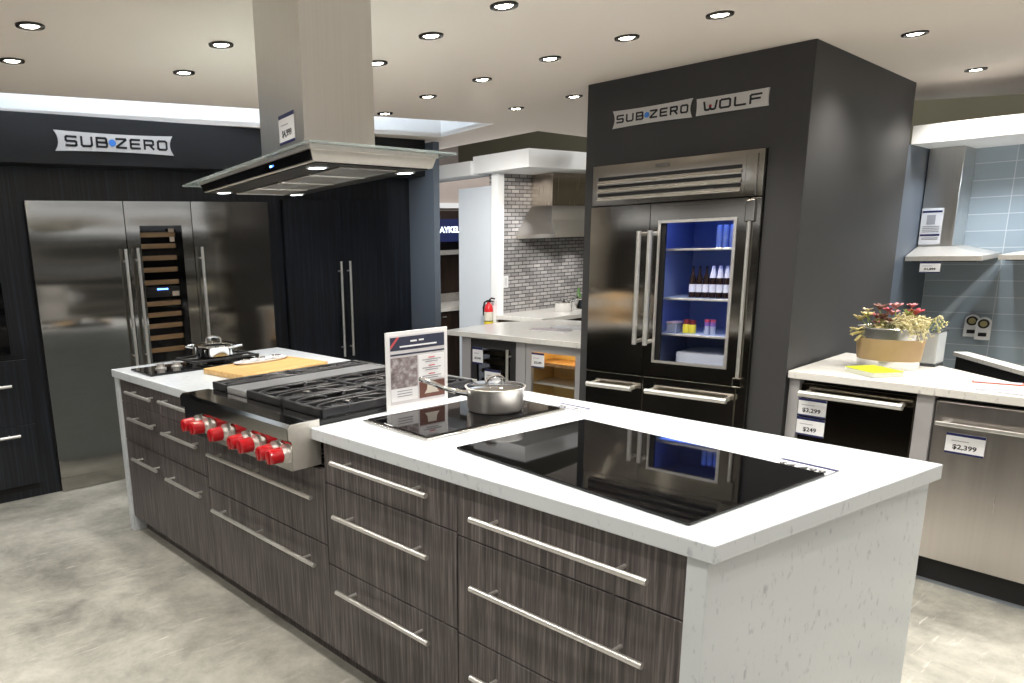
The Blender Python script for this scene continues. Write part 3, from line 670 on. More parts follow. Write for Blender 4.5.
plaque(LWF, 'silver SUB-ZERO sign on the black header above the refrigerator wall', (.528, -.201, 2.234), (1, 0), .745, .120, .022,
       [('text', 'SUB', -.184, .064, 1.15, INK), ('dot', None, -.026, .022, 1, SIGNBLUE), ('text', 'ZERO', .164, .064, 1.10, INK)])
k = .755
def cz(z): return H+k*(z-H)
plaque(COL, 'silver SUB-ZERO sign on the pillar above the glass-door fridge', (-.001, 1.013*k, cz(2.376)), (0, -1), .585*k, .120*k, .013,
       [('text', 'SUB', -.118, .042, 1.04, INK), ('dot', None, -.022, .0140, 1, SIGNBLUE), ('text', 'ZERO', .098, .042, 1.00, INK)])
t = plaque(COL, 'silver WOLF sign on the pillar, right of its twin', (-.001, .467*k, cz(2.371)), (0, -1), .455*k, .105*k, .003,
       [('text', 'W', -.101, .046, 1.55, INK), ('text', 'OLF', .042, .046, 1.25, INK), ('mark', None, -.101, .014, 1, SIGNRED)])

# ------------------------------------------------------------------ glass-door refrigerator in the pillar
t = Thing('glass_door_refrigerator', 'tall stainless refrigerator with a lit glass door built into the charcoal pillar', 'refrigerator', COL, (0, (Fy0+Fy1)/2, 0))
e = .003
ya, yb, ys, yr = Fy0+e, Fy1-e, .727, .226      # right edge, left edge, door split, right strip
zg, zd, zt = cz(1.772), cz(.545), Ftop-e         # grille bottom, drawers top, top
gy0, gy1, gz0, gz1 = .376*k, .885*k, cz(.665), cz(1.642)   # window
# carcass
m = MB().box(.46, .498, ya, yb, .01, zt)
m.box(.0, .46, ya, ya+.03, .01, zt).box(.0, .46, yb-.03, yb, .01, zt).box(.0, .46, ya+.03, yb-.03, zg-.01, zt).box(.0, .46, ya+.03, yb-.03, .01, zd+.02)
m.box(.0, .46, ys-.02, ys+.02, zd+.02, zg-.01).box(.0, .46, ys+.02, yb-.03, zd+.02, zg-.01)
t.part(m, 'carcass', BLACK)
iy0, iy1, iz0, iz1 = ya+.031, ys-.021, zd+.021, zg-.011
m = MB().box(.44, .459, iy0, iy1, iz0, iz1).box(.02, .44, iy0, iy0+.004, iz0, iz1).box(.02, .44, iy1-.004, iy1, iz0, iz1).box(.02, .44, iy0, iy1, iz0, iz0+.004).box(.02, .44, iy0, iy1, iz1-.004, iz1)
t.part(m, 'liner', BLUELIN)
SH = [cz(1.452), cz(1.106), cz(.850)]
for z in SH:
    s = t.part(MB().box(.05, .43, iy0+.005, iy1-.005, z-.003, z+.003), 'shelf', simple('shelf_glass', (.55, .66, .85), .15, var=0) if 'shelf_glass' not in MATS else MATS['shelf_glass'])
    t.part(MB().box(.042, .05, iy0+.005, iy1-.005, z-.006, z+.006, .002), 'shelf_rim', STEEL_H, parent=s)
t.part(MB().box(.03, .05, iy0+.02, iy1-.02, iz1-.014, iz1-.005), 'interior_lamp', simple('fridge_light', (1, 1, 1), .5, emis=(.30, .45, 1), es=1.5, var=0))
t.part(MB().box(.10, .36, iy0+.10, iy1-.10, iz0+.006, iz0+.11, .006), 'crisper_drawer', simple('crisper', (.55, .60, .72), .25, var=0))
# grille
m = MB().box(-.030, .0, ya, yb, zg+.004, zt, .003)
g = t.part(m, 'grille_panel', STEEL_PRO)
for q in range(3):
    z = cz(1.970-.057*q)
    t.part(MB().box(-.0312, -.0302, .357*k, 1.385*k, z-.0085, z+.0085), 'grille_slot', BLACK, parent=g)
    t.part(MB().loft([[(-.0302, y, z-.009), (-.0302, y, z-.031), (-.043, y, z-.031), (-.045, y, z-.028)] for y in (.357*k, 1.385*k)]), 'louvre', STEEL, parent=g)
t.part(MB().box(-.0325, -.0303, .845*k, .945*k, cz(2.030)-.010, cz(2.030)+.008, .001), 'maker_badge', simple('badge', (.16, .15, .14), .3, .8, var=0), parent=g)
t.part(MB().box(-.040, -.0305, .260*k, .330*k, zg+.012, zt-.02, .002), 'grille_end_strip', STEEL_PRO, parent=g)
# frame strip on the right
t.part(MB().box(-.026, .0, ya, yr-.004, .10, zg, .003), 'side_strip', STEEL_PRO)
t.part(MB().box(-.045, -.026, yr-.035, yr+.012, zg-.115, zg-.008, .006).box(-.045, -.026, yr-.035, yr+.012, zd-.006, zd+.045, .006), 'hinge', STEEL_PRO)
t.part(MB().cyl((-.040, yr-.012, zd+.045), (-.040, yr-.012, zg-.115), .009, 14), 'hinge_rod', STEEL_H, True)
# doors
def col_door(y0, y1, z0, z1, bulge=.003):
    n = 8; rings = []
    for z in (z0, z1):
        rings.append([(-.032-bulge*math.sin(pi*j/n), y0+(y1-y0)*j/n, z) for j in range(n+1)]+[(-.001, y1, z), (-.001, y0, z)])
    return MB().loft(rings)
d1 = t.part(col_door(ys+.002, yb, zd+.003, zg), 'door', STEEL_PRO, True)
m = MB().box(-.032, -.001, yr, gy0, zd+.003, zg).box(-.032, -.001, gy1, ys-.002, zd+.003, zg).box(-.032, -.001, gy0, gy1, zd+.003, gz0).box(-.032, -.001, gy0, gy1, gz1, zg)
d2 = t.part(m, 'door', STEEL_PRO, label='right door with a big window')
m = MB()
for (a, b, c_, d_) in ((gy0-.010, gy0+.004, gz0-.010, gz1+.010), (gy1-.004, gy1+.010, gz0-.010, gz1+.010), (gy0, gy1, gz0-.010, gz0+.004), (gy0, gy1, gz1-.004, gz1+.010)): m.box(-.037, -.0322, a, b, c_, d_)
t.part(m, 'window_bead', STEEL_H, parent=d2)
m = MB().box(-.024, -.006, gy1-.026, gy1, gz0, gz1)
t.part(m, 'window_seal', BLACK, parent=d2)
t.part(MB().box(-.016, -.012, gy0, gy1, gz0, gz1), 'window_pane', PANE, parent=d2)
def pro_handle_v(y, z0, z1, r=.0125):
    m = MB().cyl((-.098, y, z0), (-.098, y, z1), r, 18)
    for z in (z0+.016, z1-.016): m.cyl((-.098, y, z), (-.030, y, z), r*.85, 14)
    return m
t.part(pro_handle_v(.752, cz(.785), cz(1.590)), 'handle', STEEL_H, True, d1)
t.part(pro_handle_v(.690, cz(.785), cz(1.590)), 'handle', STEEL_H, True, d2)
for (y0, y1, h0, h1) in ((ys+.002, yb, .765, 1.045), (yr-.004, ys-.002, .240, .680)):
    d = t.part(MB().box(-.032, -.001, y0, y1, .10, zd-.003, .003), 'drawer', STEEL_PRO)
    m = MB().cyl((-.085, h0, cz(.448)), (-.085, h1, cz(.448)), .0145, 18)
    for y in (h0+.016, h1-.016): m.cyl((-.085, y, cz(.448)), (-.030, y, cz(.448)), .012, 14)
    t.part(m, 'handle', STEEL_H, True, d)
t.part(MB().box(-.030, -.001, ya, yb, .012, .097), 'kick_plate', BLACK)
# things inside it
def bottle_prof(r, h, neck=.35): return [(0, 0), (r, .002), (r, h*(1-neck)*.92), (r*.38, h*(1-neck*.62)), (r*.34, h*.97), (r*.40, h*.975), (r*.40, h), (0, h)]
ordn = ['leftmost', 'second from left', 'third from left', 'fourth from left', 'fifth from left', 'sixth from left', 'rightmost']
def put(name, lab, cat, group, x, y, z, parts):
    t = Thing(name, lab, cat, COL, (x, y, z), group)
    for prof, nm, mat in parts: t.part(MB().lathe(prof, (x, y, z), 18, cap=False), nm, mat, True)
CANB = simple('can_blue', (.50, .62, .86), .3, .3, var=.05)
BROWNB = simple('brown_bottle', (.022, .012, .010), .12, var=0)
LABELW = simple('paper_label', (.66, .67, .75), .5, var=.03)
LABELR = simple('label_red', (.42, .05, .10), .5, var=.05)
for i in range(5):
    y = .432-.0335*i
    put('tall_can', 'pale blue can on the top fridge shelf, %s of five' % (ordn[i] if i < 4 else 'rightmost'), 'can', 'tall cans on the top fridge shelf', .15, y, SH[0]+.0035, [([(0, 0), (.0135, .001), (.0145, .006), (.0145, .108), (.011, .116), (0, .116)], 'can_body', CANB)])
for i in range(7):
    y = .555-.0365*i
    p = [(bottle_prof(.0165, .168), 'bottle_body', BROWNB)]
    if i >= 3: p.append(([(.0172, .106), (.0110, .145), (.0085, .168), (.0, .169)], 'foil', LABELW))
    p.append(([(.0170, .030), (.0170, .072)], 'label', LABELW if i != 4 else LABELW))
    put('beer_bottle', '%s bottle on the middle fridge shelf, %s of seven' % ('white-necked' if i >= 3 else 'dark-necked', ordn[i]), 'bottle', 'bottles on the middle fridge shelf', .14, y, SH[1]+.0035, p)
JARY = simple('mustard_jar', (.62, .55, .05), .3, var=.05); LIDR = simple('jar_lid_red', (.16, .02, .025), .35, var=0)
for i, (y, h) in enumerate(((.565, .075), (.530, .072))):
    put('condiment_jar', 'yellow jar with a dark red lid on the lower fridge shelf, %s of two' % ('left' if i == 0 else 'right'), 'jar', 'yellow jars in the fridge', .12, y, SH[2]+.0035, [([(0, 0), (.0165, .001), (.018, .006), (.018, h*.62), (.014, h*.70), (0, h*.70)], 'jar_body', JARY), ([(.0155, h*.66), (.0155, h), (0, h)], 'lid', LIDR)])
for i, y in enumerate((.452, .420)):
    put('glass_jar', 'purple-banded jar on the lower fridge shelf, %s of two' % ('left' if i == 0 else 'right'), 'jar', 'clear jars in the fridge', .12, y, SH[2]+.0035, [([(0, 0), (.013, .001), (.013, .075), (0, .075)], 'jar_body', simple('jar_grey%d' % i, (.36, .40, .50), .2, var=0)), ([(.0136, .045), (.0136, .066)], 'label', simple('label_purple%d' % i, (.20, .10, .36), .5, var=0)), ([(.0140, .066), (.0140, .080), (0, .080)], 'lid', LABELR)])
t = Thing('clear_box', 'clear plastic box at the left of the lower fridge shelf', 'box', COL, (.12, .632, SH[2]+.0035))
t.part(MB().box(.08, .18, .602, .660, SH[2]+.0036, SH[2]+.055, .004), 'tub', simple('clear_plastic', (.45, .50, .62), .2, trans=.5, var=0))
t.part(MB().box(.078, .182, .600, .662, SH[2]+.0552, SH[2]+.064, .003), 'lid', simple('box_lid', (.40, .30, .36), .3, var=0))

# ------------------------------------------------------------------ right-hand counter
RT = .8913
t = Thing('counter_worktop', 'pale quartz worktop of the right-hand counter carrying the flower tub', 'worktop', RCF, (0, 0, RT))
t.part(MB().prism([(0, .606), (.76, .675), (.62, .20), (.30, -.217), (.02, -.9), (0, -.9)][::-1], RT-.036, RT, .003), 'slab', QUARTZ2)
UZ = RT-.0365
def stile(y0, y1, lab):
    t = Thing('cabinet_panel', lab, 'cabinet panel', RCF, (.06, (y0+y1)/2, 0))
    t.part(MB().box(.022, .10, y0, y1, .0, UZ, .002), 'panel', GREYP)
stile(.556, .606, 'narrow grey upright panel between the pillar and the dark undercounter fridge')
stile(.002, .066, 'narrow grey upright panel between the dark undercounter fridge and the dishwasher')
t = Thing('undercounter_refrigerator', 'dark bronze undercounter refrigerator with a round bar handle beside the pillar', 'refrigerator', RCF, (.2, .31, 0))
y0, y1 = .069, .553
DARKST = steel('dark_steel', (.075, .065, .052), .16, (160, 3, 3), warp=.006, wscale=(1, 2, 3))
t.part(MB().box(.06, .29, y0, y1, .10, UZ), 'body', BLACK)
t.part(MB().box(.032, .059, y0+.003, y1-.003, .46, UZ-.018, .003), 'door', DARKST)
t.part(MB().box(.032, .059, y0+.003, y1-.003, .11, .455, .003), 'drawer', DARKST)
m = MB().cyl((-.020, .100, .792), (-.020, .535, .792), .0155, 20)
for y in (.12, .515): m.cyl((-.020, y, .792), (.034, y, .792), .012, 14)
t.part(m, 'handle', STEEL_H, True)
t.part(MB().box(.075, .28, y0, y1, .0, .098), 'kick_plate', SLATE)
hang_tag(RCF, 'white $3,299 price card, upper one on the dark undercounter refrigerator', (.029, .493, .717), (0, -1), .132, .088, '$3,299', .034)
hang_tag(RCF, 'white $249 price card with navy edges, lower one on the dark undercounter refrigerator', (.029, .493, .622), (0, -1), .132, .088, '$249', .034)
t = Thing('dishwasher', 'stainless dishwasher with a flat bar handle at the right of the counter', 'dishwasher', RCF, (.15, -.31, 0))
y0, y1 = -.62, -.001
t.part(MB().box(.06, .19, y0, y1, .02, UZ-.001), 'body', BLACK)
t.part(MB().box(.030, .059, y0+.003, y1-.003, .125, UZ-.022, .004), 'door', STEEL_DW)
t.part(MB().box(-.012, -.002, y0+.03, y1-.020, .735, .752, .003).box(-.002, .031, y0+.05, y0+.075, .737, .750).box(-.002, .031, y1-.065, y1-.040, .737, .750), 'handle', STEEL_H)
t.part(MB().box(.072, .10, y0, y1, .0, .118), 'kick_plate', simple('blue_grey_kick', (.42, .47, .55), .4, var=.03))
hang_tag(RCF, 'white $2,399 price card with navy edges hanging on the dishwasher', (-.0135+.04, -.125, .660), (0, -1), .135, .088, '$2,399', .034)

# flower tub
t = Thing('planter_tub', 'oval galvanised tub with a tan band holding the flowers on the right counter', 'planter', RCF, (.40, .335, RT))
c = (.40, .335, RT+.0005)
ZINC = simple('zinc', (.66, .66, .64), .24, .95, var=.12, vscale=30)
t.part(MB().lathe([(0, 0), (.128, 0), (.130, .004), (.146, .192), (.151, .194), (.146, .197), (.141, .190), (.126, .008), (0, .008)], c, 48, .66, 1., cap=False), 'tub', ZINC, True)
t.part(MB().lathe([(.1332, .040), (.1345, .042), (.1440, .142), (.1420, .144)], c, 48, .665, 1.004, cap=False), 'band', simple('tan_band', (.40, .28, .15), .6, var=.1, vscale=20), True)
t.part(MB().lathe([(.120, .168), (.0, .174)], c, 36, .66, 1., cap=False), 'soil', simple('moss', (.12, .085, .04), .9, var=.3, vscale=60), True)
rnd = random.Random(3)
t = Thing('flower_arrangement', 'dried pink, red and cream flowers with trailing sprigs in the oval tub', 'flowers', RCF, (.40, .335, RT+.17))
FL = {'pink': simple('petal_pink', (.62, .26, .28), .6, var=.15, vscale=40), 'red': simple('petal_red', (.40, .05, .07), .6, var=.2, vscale=40), 'cream': simple('petal_cream', (.72, .62, .44), .6, var=.1, vscale=40), 'brown': simple('petal_brown', (.17, .07, .055), .6, var=.2, vscale=40), 'leaf': simple('leaf_yellow', (.60, .52, .24), .6, var=.25, vscale=40), 'pale': simple('sprig_pale', (.64, .58, .34), .6, var=.2, vscale=40), 'green': simple('leaf_green', (.30, .38, .10), .6, var=.2, vscale=40)}
def petals(c, r, n, tilt, rot, w=.5):
    m = MB()
    for k in range(n):
        a = rot+2*pi*k/n
        q = Euler((0, -tilt-rnd.uniform(-.15, .15), a)).to_matrix()
        m.ball(Vector(c)+q @ Vector((r*.55, 0, 0)), r*.55, (1, w, .16), 8, q)
    m.ball(c, r*.28, (1, 1, .8), 8); return m
def stem(c, top, r=.0022): return MB().tube([c, ((c[0]+top[0])/2+rnd.uniform(-.01, .01), (c[1]+top[1])/2+rnd.uniform(-.01, .01), (c[2]+top[2])/2), top], r, 6)
spots = [('cream', .395, .22, .022), ('leaf', .43, .175, .034), ('leaf', .41, .19, .030), ('pale', .24, .20, .03), ('pale', .20, .185, .03), ('brown', .33, .19, .03), ('red', .33, .22, .024), ('cream', .29, .165, .026), ('brown', .345, .235, .030), ('pink', .29, .24, .030), ('pink', .315, .205, .030), ('cream', .265, .19, .020), ('red', .365, .19, .026), ('red', .215, .215, .034), ('pink', .235, .245, .022), ('brown', .30, .175, .028), ('cream', .335, .170, .024), ('pink', .375, .155, .020), ('brown', .25, .16, .028)]
for col, y, hgt, r in spots:
    r *= 1.12
    x = .40+rnd.uniform(-.05, .03); y2 = .335+(y-.30)*1.05
    top = (x, y2, RT+.052+hgt)
    f = t.part(petals(top, r, 7, .5, rnd.random()*6, .6), 'flower', FL[col], True)
    t.part(stem((x+.01, .335+(y-.30)*.7, RT+.17), top), 'stem', FL['green'], parent=f)
m = MB(); mg = MB(); ml = MB()
for i in range(72):      # trailing pale sprigs on the right, drooping over the rim
    a = rnd.uniform(0, 1); y0 = .335-.02-.13*a; x0 = .40+rnd.uniform(-.08, .05); z0 = RT+.185+rnd.uniform(0, .05)
    dx, dy = rnd.uniform(-.04, .01), rnd.uniform(-.09, .02)
    pts = [(x0, y0, z0), (x0+dx*.6, y0+dy*.6, z0+rnd.uniform(.0, .035)), (x0+dx, y0+dy, z0+rnd.uniform(-.05, .02))]
    m.tube(pts, [.003, .0025, .0015], 5)
    for q in range(4):
        p = Vector(pts[1]).lerp(Vector(pts[2]), q/3); m.ball(p+Vector((rnd.uniform(-.008, .008), rnd.uniform(-.008, .008), rnd.uniform(-.006, .008))), .007, (1, .7, .5), 6, Euler((rnd.random()*3, rnd.random()*3, rnd.random()*3)).to_matrix())
t.part(m, 'trailing_sprigs', FL['pale'], True)
for i in range(34):
    y = .335+.135*(1-2*rnd.random()); x = .40+rnd.uniform(-.085, .05); z = RT+.18+rnd.uniform(0, .05)
    q = Euler((rnd.uniform(-.9, .9), rnd.uniform(-.9, .9), rnd.random()*6)).to_matrix()
    ml.ball((x, y, z), .020, (1, .55, .12), 8, q)
t.part(ml, 'leaves', FL['leaf'], True)
for k in range(3):
    y = .47-.012*k; pts = [(.36, y-.04, RT+.185), (.33, y, RT+.185-.02*k), (.315, y+.012, RT+.172-.02*k)]
    mg.tube(pts, [.004, .0035, .002], 6); q = Euler((.5, .3*k, 1.+k)).to_matrix(); mg.ball(pts[1], .03, (1, .6, .14), 8, q)
t.part(mg, 'side_leaves', FL['leaf'], True)
m = MB()
for k in range(7):
    a = 2*pi*k/7; m.tube([(.385, .265, RT+.262), (.385+.022*math.cos(a), .265+.026*math.sin(a), RT+.287)], [.004, .001], 5)
for k in range(3): m.tube([(.37, .18-.02*k, RT+.195), (.36, .16-.02*k, RT+.235), (.352, .135-.022*k, RT+.262-.012*k)], [.0025, .002, .001], 5)
t.part(m, 'twigs', FL['green'], True)
# glass canister
t = Thing('glass_canister', 'square frosted glass canister with a dark base behind the flower tub', 'canister', RCF, (.585, .235, RT))
c = (.585, .235, RT)
t.part(MB().box(c[0]-.05, c[0]+.05, c[1]-.052, c[1]+.052, RT+.0145, RT+.165, .006), 'jar_body', simple('frosted_glass', (.62, .66, .68), .25, trans=.3, var=.03))
t.part(MB().box(c[0]-.05, c[0]+.05, c[1]-.052, c[1]+.052, RT+.0005, RT+.014, .003), 'base', simple('canister_base', (.05, .055, .06), .3, var=0))
t.part(MB().box(c[0]-.054, c[0]+.054, c[1]-.056, c[1]+.056, RT+.1655, RT+.176, .003), 'rim', GLASS)
# lime note block, brochures
t = Thing('note_block', 'lime green note block lying in front of the flower tub', 'notepad', RCF, (.165, .300, RT), None, -.55)
t.part(MB().box(-.070, .070, -.095, .095, .0005, .022, .001), 'pages', streaked('page_edges', (.42, .45, .30), (.60, .62, .52), (.72, .72, .66), (3, 3, 500), .6, 0))
t.part(MB().box(-.071, .071, -.096, .096, .0222, .025, .0008), 'cover', simple('lime_cover', (.55, .66, .02), .5, var=.03))
t = Thing('brochure', 'blue-grey glossy brochure lying near the front edge of the right counter', 'brochure', RCF, (.085, -.235, RT), None, -.1)
t.part(MB().box(-.050, .050, -.105, .105, .0005, .004, .0006), 'pages', CARD)
t.part(MB().box(-.050, .050, -.105, .105, .0041, .005), 'cover', streaked('brochure_print', (.18, .19, .24), (.38, .39, .46), (.66, .66, .70), (14, 9, 1), .3, 0))
t = Thing('brochure', 'red-edged brochure lying near the back of the right counter', 'brochure', RCF, (.272, -.135, RT), None, .25)
t.part(MB().box(-.030, .030, -.085, .085, .0005, .004), 'pages', simple('brochure_red', (.45, .10, .05), .5, var=.05))
t.part(MB().box(-.024, .024, -.080, .080, .0041, .005), 'cover', streaked('brochure_print2', (.20, .23, .32), (.42, .45, .55), (.68, .68, .70), (20, 12, 1), .3, 0))

# rear counter of the right-hand kitchen
t = Thing('raised_ledge', 'thin white ledge on a black upstand behind the right-hand counter, below the grey tiles', 'ledge', RCF, (.75, 0, 0))
A, B = Vector((1.09, .29)), Vector((.40, -.345))
d = (A-B).normalized(); n = Vector((d.y, -d.x)) if d.y*1 > 0 else Vector((-d.y, d.x))
if n.x < 0: n = -n
def off(p, k, e=0): v = p+n*k+d*e; return (v.x, v.y)
t.part(MB().prism([off(A, .012, -.01), off(B, .012), off(B, .066), off(A, .066, -.01)], 0, .8745), 'upstand', BLACK)
t.part(MB().prism([off(A, 0), off(B, 0), off(B, .07), off(A, .07)], .875, .897, .002), 'top', QUARTZ2)

# hood on the grey tiles
t = Thing('wall_hood', 'stainless chimney hood mounted on the grey glass tiles', 'range hood', COL, (2.3, -.2, 1.34))
def wall_hood(t, xf, yl, yr, cl, cr):
    t.part(MB().box(2.16, 2.498, cr, cl, 1.425, 2.038, .002), 'chimney', STEEL_V)
    t.part(MB().loft([[(xf, yr, 1.372), (2.498, yr, 1.372), (2.498, yl, 1.372), (xf, yl, 1.372)], [(2.15, cr-.008, 1.424), (2.498, cr-.008, 1.424), (2.498, cl, 1.424), (2.15, cl, 1.424)]]), 'canopy', HOODST)
    t.part(MB().box(xf, 2.498, yr, yl, 1.342, 1.3715, .002), 'canopy_rim', HOODST)
    t.part(MB().box(xf+.03, 2.46, yr+.03, yl-.03, 1.336, 1.3415), 'underside', MATS['hood_underside'])
wall_hood(t, 1.88, -.008, -.395, -.006, -.190)
t = Thing('wall_hood', 'hood canopy cut off by the right edge of the photo on the grey tiles', 'range hood', COL, (2.3, -.9, 1.34))
wall_hood(t, 2.0, -.452, -1.25, -.75, -.95)
t = Thing('notice_card', 'white printed notice on the front of the chimney hood', 'notice', COL, (2.157, -.060, 1.55))
t.part(MB().box(2.1550, 2.1585, -.122, .0-.008, 1.440, 1.668), 'sheet', CARD)
for z in (1.640, 1.492): t.part(MB().box(2.1535, 2.1548, -.117, -.013, z, z+.012), 'dark_bar', NAVY)
t.part(MB().box(2.1535, 2.1548, -.085, -.040, 1.565, 1.625), 'picture', MATS['grey_print2'])
m = MB()
for z in (1.552, 1.541, 1.530, 1.519, 1.480, 1.471): m.box(2.1535, 2.1548, -.110, -.022, z-.002, z+.002)
t.part(m, 'text_lines', MATS['grey_print'])
hang_tag(COL, 'small white price card hanging under the chimney hood', (1.878, -.145, 1.303), (0, -1), .105, .066, '$1,899', .024)
for i, (y, z, lab) in enumerate(((-.300, .890, 'left'), (-.366, .876, 'right'))):
    t = Thing('wall_plaque', 'white arched plaque with dark dial on the grey tiles, %s of two' % lab, 'plaque', COL, (2.45, y, z), 'arched plaques on the grey tiles')
    pts = [(y-.040, z-.075), (y+.040, z-.075), (y+.040, z+.035)]+[(y+.040*math.cos(a), z+.035+.040*math.sin(a)) for a in [pi*k/12 for k in range(1, 12)]]+[(y-.040, z+.035)]
    t.part(MB().loft([[(x, a, b) for a, b in pts] for x in (2.472-.022*i, 2.490-.022*i)]), 'plate', CARD)
    X = 2.4715-.022*i
    t.part(MB().disc_dir((X, y, z+.032), (-1, 0, 0), .031, .003, 28), 'dial_ring', INK)
    t.part(MB().disc_dir((X-.0032, y, z+.032), (-1, 0, 0), .020, .002, 24), 'dial', simple('dial_tan%d' % i, (.38, .33, .16), .5, var=.2, vscale=80))
    t.part(MB().box(X-.003, X, y-.022, y+.022, z-.052, z-.028), 'label_strip', INK)

# ------------------------------------------------------------------ small counter and kitchen corner at the back
PT = .890
t = Thing('counter_worktop', 'pale quartz worktop of the small back counter left of the charcoal pillar', 'worktop', PEN, (.3, -.7, PT))
t.part(MB().prism([(0, 0), (.66, .02), (1.10, -.25), (1.10, -1.44), (0, -1.44)][::-1], PT-.038, PT, .003), 'slab', QUARTZ2)
PZ_ = PT-.0385
for (y0, y1, lab) in ((-.240, -.150, 'grey upright panel at the left end of the small back counter'), (-.775, -.690, 'grey upright panel between the two undercounter refrigerators of the back counter')):
    t = Thing('cabinet_panel', lab, 'cabinet panel', PEN, (.06, (y0+y1)/2, 0))
    t.part(MB().box(.025, .10, y0, y1, 0, PZ_, .002), 'panel', GREYP)
t = Thing('wine_refrigerator', 'undercounter wine refrigerator with dark glass and two cards on the small back counter', 'refrigerator', PEN, (.2, -.465, 0))
y0, y1 = -.688, -.242
t.part(MB().box(.24, .30, y0, y1, .0, PZ_), 'body', BLACK)
fr = simple('dark_frame', (.07, .07, .075), .35, .6, var=.03)
t.part(MB().box(.03, .06, y0+.002, y0+.055, .10, PZ_-.01).box(.03, .06, y1-.055, y1-.002, .10, PZ_-.01).box(.03, .06, y0+.055, y1-.055, PZ_-.075, PZ_-.01).box(.03, .06, y0+.055, y1-.055, .10, .16), 'door_frame', fr)
for z in (.735, .665, .595, .52, .44): t.part(MB().box(.085, .22, y0+.06, y1-.06, z-.014, z+.014, .002), 'wine_rack', SHELFWOOD)
t.part(MB().box(.040, .044, y0+.055, y1-.055, .16, PZ_-.075), 'glass_pane', TINT)
t.part(MB().cyl((-.01, y0+.050, .25), (-.01, y0+.050, .79), .010, 12).cyl((-.01, y0+.050, .30), (.032, y0+.050, .30), .007, 8).cyl((-.01, y0+.050, .74), (.032, y0+.050, .74), .007, 8), 'handle', STEEL_H, True)
hang_tag(PEN, 'white card high on the dark undercounter wine refrigerator', (.029, -.315, .715), (0, -1), .105, .125, '$2,949', .026)
hang_tag(PEN, 'white card low in the middle of the dark undercounter wine refrigerator', (.029, -.465, .560), (0, -1), .155, .125, '$899', .026)
t = Thing('warming_refrigerator', 'undercounter unit with an amber lit interior beside the charcoal pillar', 'refrigerator', PEN, (.2, -1.1, 0))
y0, y1 = -1.436, -.777
t.part(MB().box(.03, .06, y0+.002, -1.195, .10, PZ_-.004).box(.03, .06, -.822, y1-.002, .10, PZ_-.004).box(.03, .06, -1.195, -.822, PZ_-.060, PZ_-.004).box(.03, .06, -1.195, -.822, .10, .16), 'door_frame', GREYP)
AMB = simple('amber_liner', (.58, .42, .18), .5, var=.05)
t.part(MB().box(.33, .345, y0+.002, y1-.002, .0, PZ_).box(.061, .33, y0+.002, y0+.012, .0, PZ_).box(.061, .33, y1-.012, y1-.002, .0, PZ_).box(.061, .33, y0+.012, y1-.012, PZ_-.012, PZ_).box(.061, .33, y0+.012, y1-.012, .0, .10), 'liner', AMB)
t.part(MB().box(.12, .20, -1.30, -.86, PZ_-.022, PZ_-.0125), 'interior_lamp', simple('amber_lamp', (1, .8, .4), .5, emis=(1, .70, .30), es=8, var=0))
t.part(MB().box(.09, .32, y0+.013, y1-.013, .700, .706).box(.084, .09, y0+.013, y1-.013, .692, .714), 'shelf', SHELFWOOD)
t.part(MB().box(.09, .32, y0+.013, y1-.013, .560, .566).box(.084, .09, y0+.013, y1-.013, .556, .570), 'shelf', STEEL_H)
t.part(MB().box(.040, .044, -1.195, -.822, .16, PZ_-.060), 'glass_pane', PANE)
hang_tag(PEN, 'white card on the amber-lit undercounter unit', (.029, -.885, .735), (0, -1), .110, .105, '$3,249', .026)
t = Thing('brochure', 'colourful brochure lying on the small back counter', 'brochure', WORLD, (4.41, 3.58, PT), None, .10)
t.part(MB().box(-.055, .055, -.15, .15, .0005, .006), 'pages', CARD)
t.part(MB().box(-.055, .055, -.15, .15, .0061, .0075), 'cover', streaked('brochure_print3', (.12, .14, .26), (.40, .33, .36), (.66, .62, .60), (16, 18, 1), .4, 0))
t = Thing('sheet_stack', 'loose white sheets near the back of the small back counter beside the pillar', 'papers', WORLD, (4.60, 3.52, PT), None, .2)
t.part(MB().box(-.06, .06, -.16, .16, .0005, .010), 'pages', simple('grey_sheets', (.50, .51, .54), .5, var=.05))

t = Thing('corner_counter', 'counter with a white top and brown wood front below the mosaic tiles', 'counter', WORLD, (6.1, 4.48, 0))
t.part(MB().box(5.07, 7.4, 4.20, 4.718, 0, .851), 'cabinet', streaked('red_brown_wood', (.04, .02, .014), (.08, .042, .03), (.13, .07, .05), (20, 20, 2), .4, .02))
t.part(MB().prism([(5.035, 4.17), (7.4, 4.17), (7.4, 4.778), (5.142, 4.778), (5.142, 4.716), (5.035, 4.716)], .852, .890, .003), 'top', QUARTZ2)
t = Thing('chimney_hood', 'stainless hood with a copper-toned front on the mosaic tile wall', 'range hood', WORLD, (6.0, 4.6, 1.55))
t.part(MB().box(5.57, 6.35, 4.53, 4.778, 1.851, 2.138, .002), 'chimney', steel('bronze_steel', (.46, .40, .34), .25, (160, 160, 2)))
t.part(MB().loft([[(5.36, 4.32, 1.565), (6.56, 4.32, 1.565), (6.56, 4.778, 1.565), (5.36, 4.778, 1.565)], [(5.37, 4.33, 1.60), (6.55, 4.33, 1.60), (6.55, 4.778, 1.60), (5.37, 4.778, 1.60)], [(5.46, 4.44, 1.72), (6.46, 4.44, 1.72), (6.46, 4.778, 1.72), (5.46, 4.778, 1.72)], [(5.57, 4.53, 1.85), (6.35, 4.53, 1.85), (6.35, 4.778, 1.85), (5.57, 4.778, 1.85)]]), 'canopy', steel('bronze_canopy', (.50, .47, .43), .30, (60, 60, 60), bstr=.004))
t.part(MB().box(5.40, 6.52, 4.36, 4.77, 1.556, 1.564), 'underside', MATS['hood_underside'])
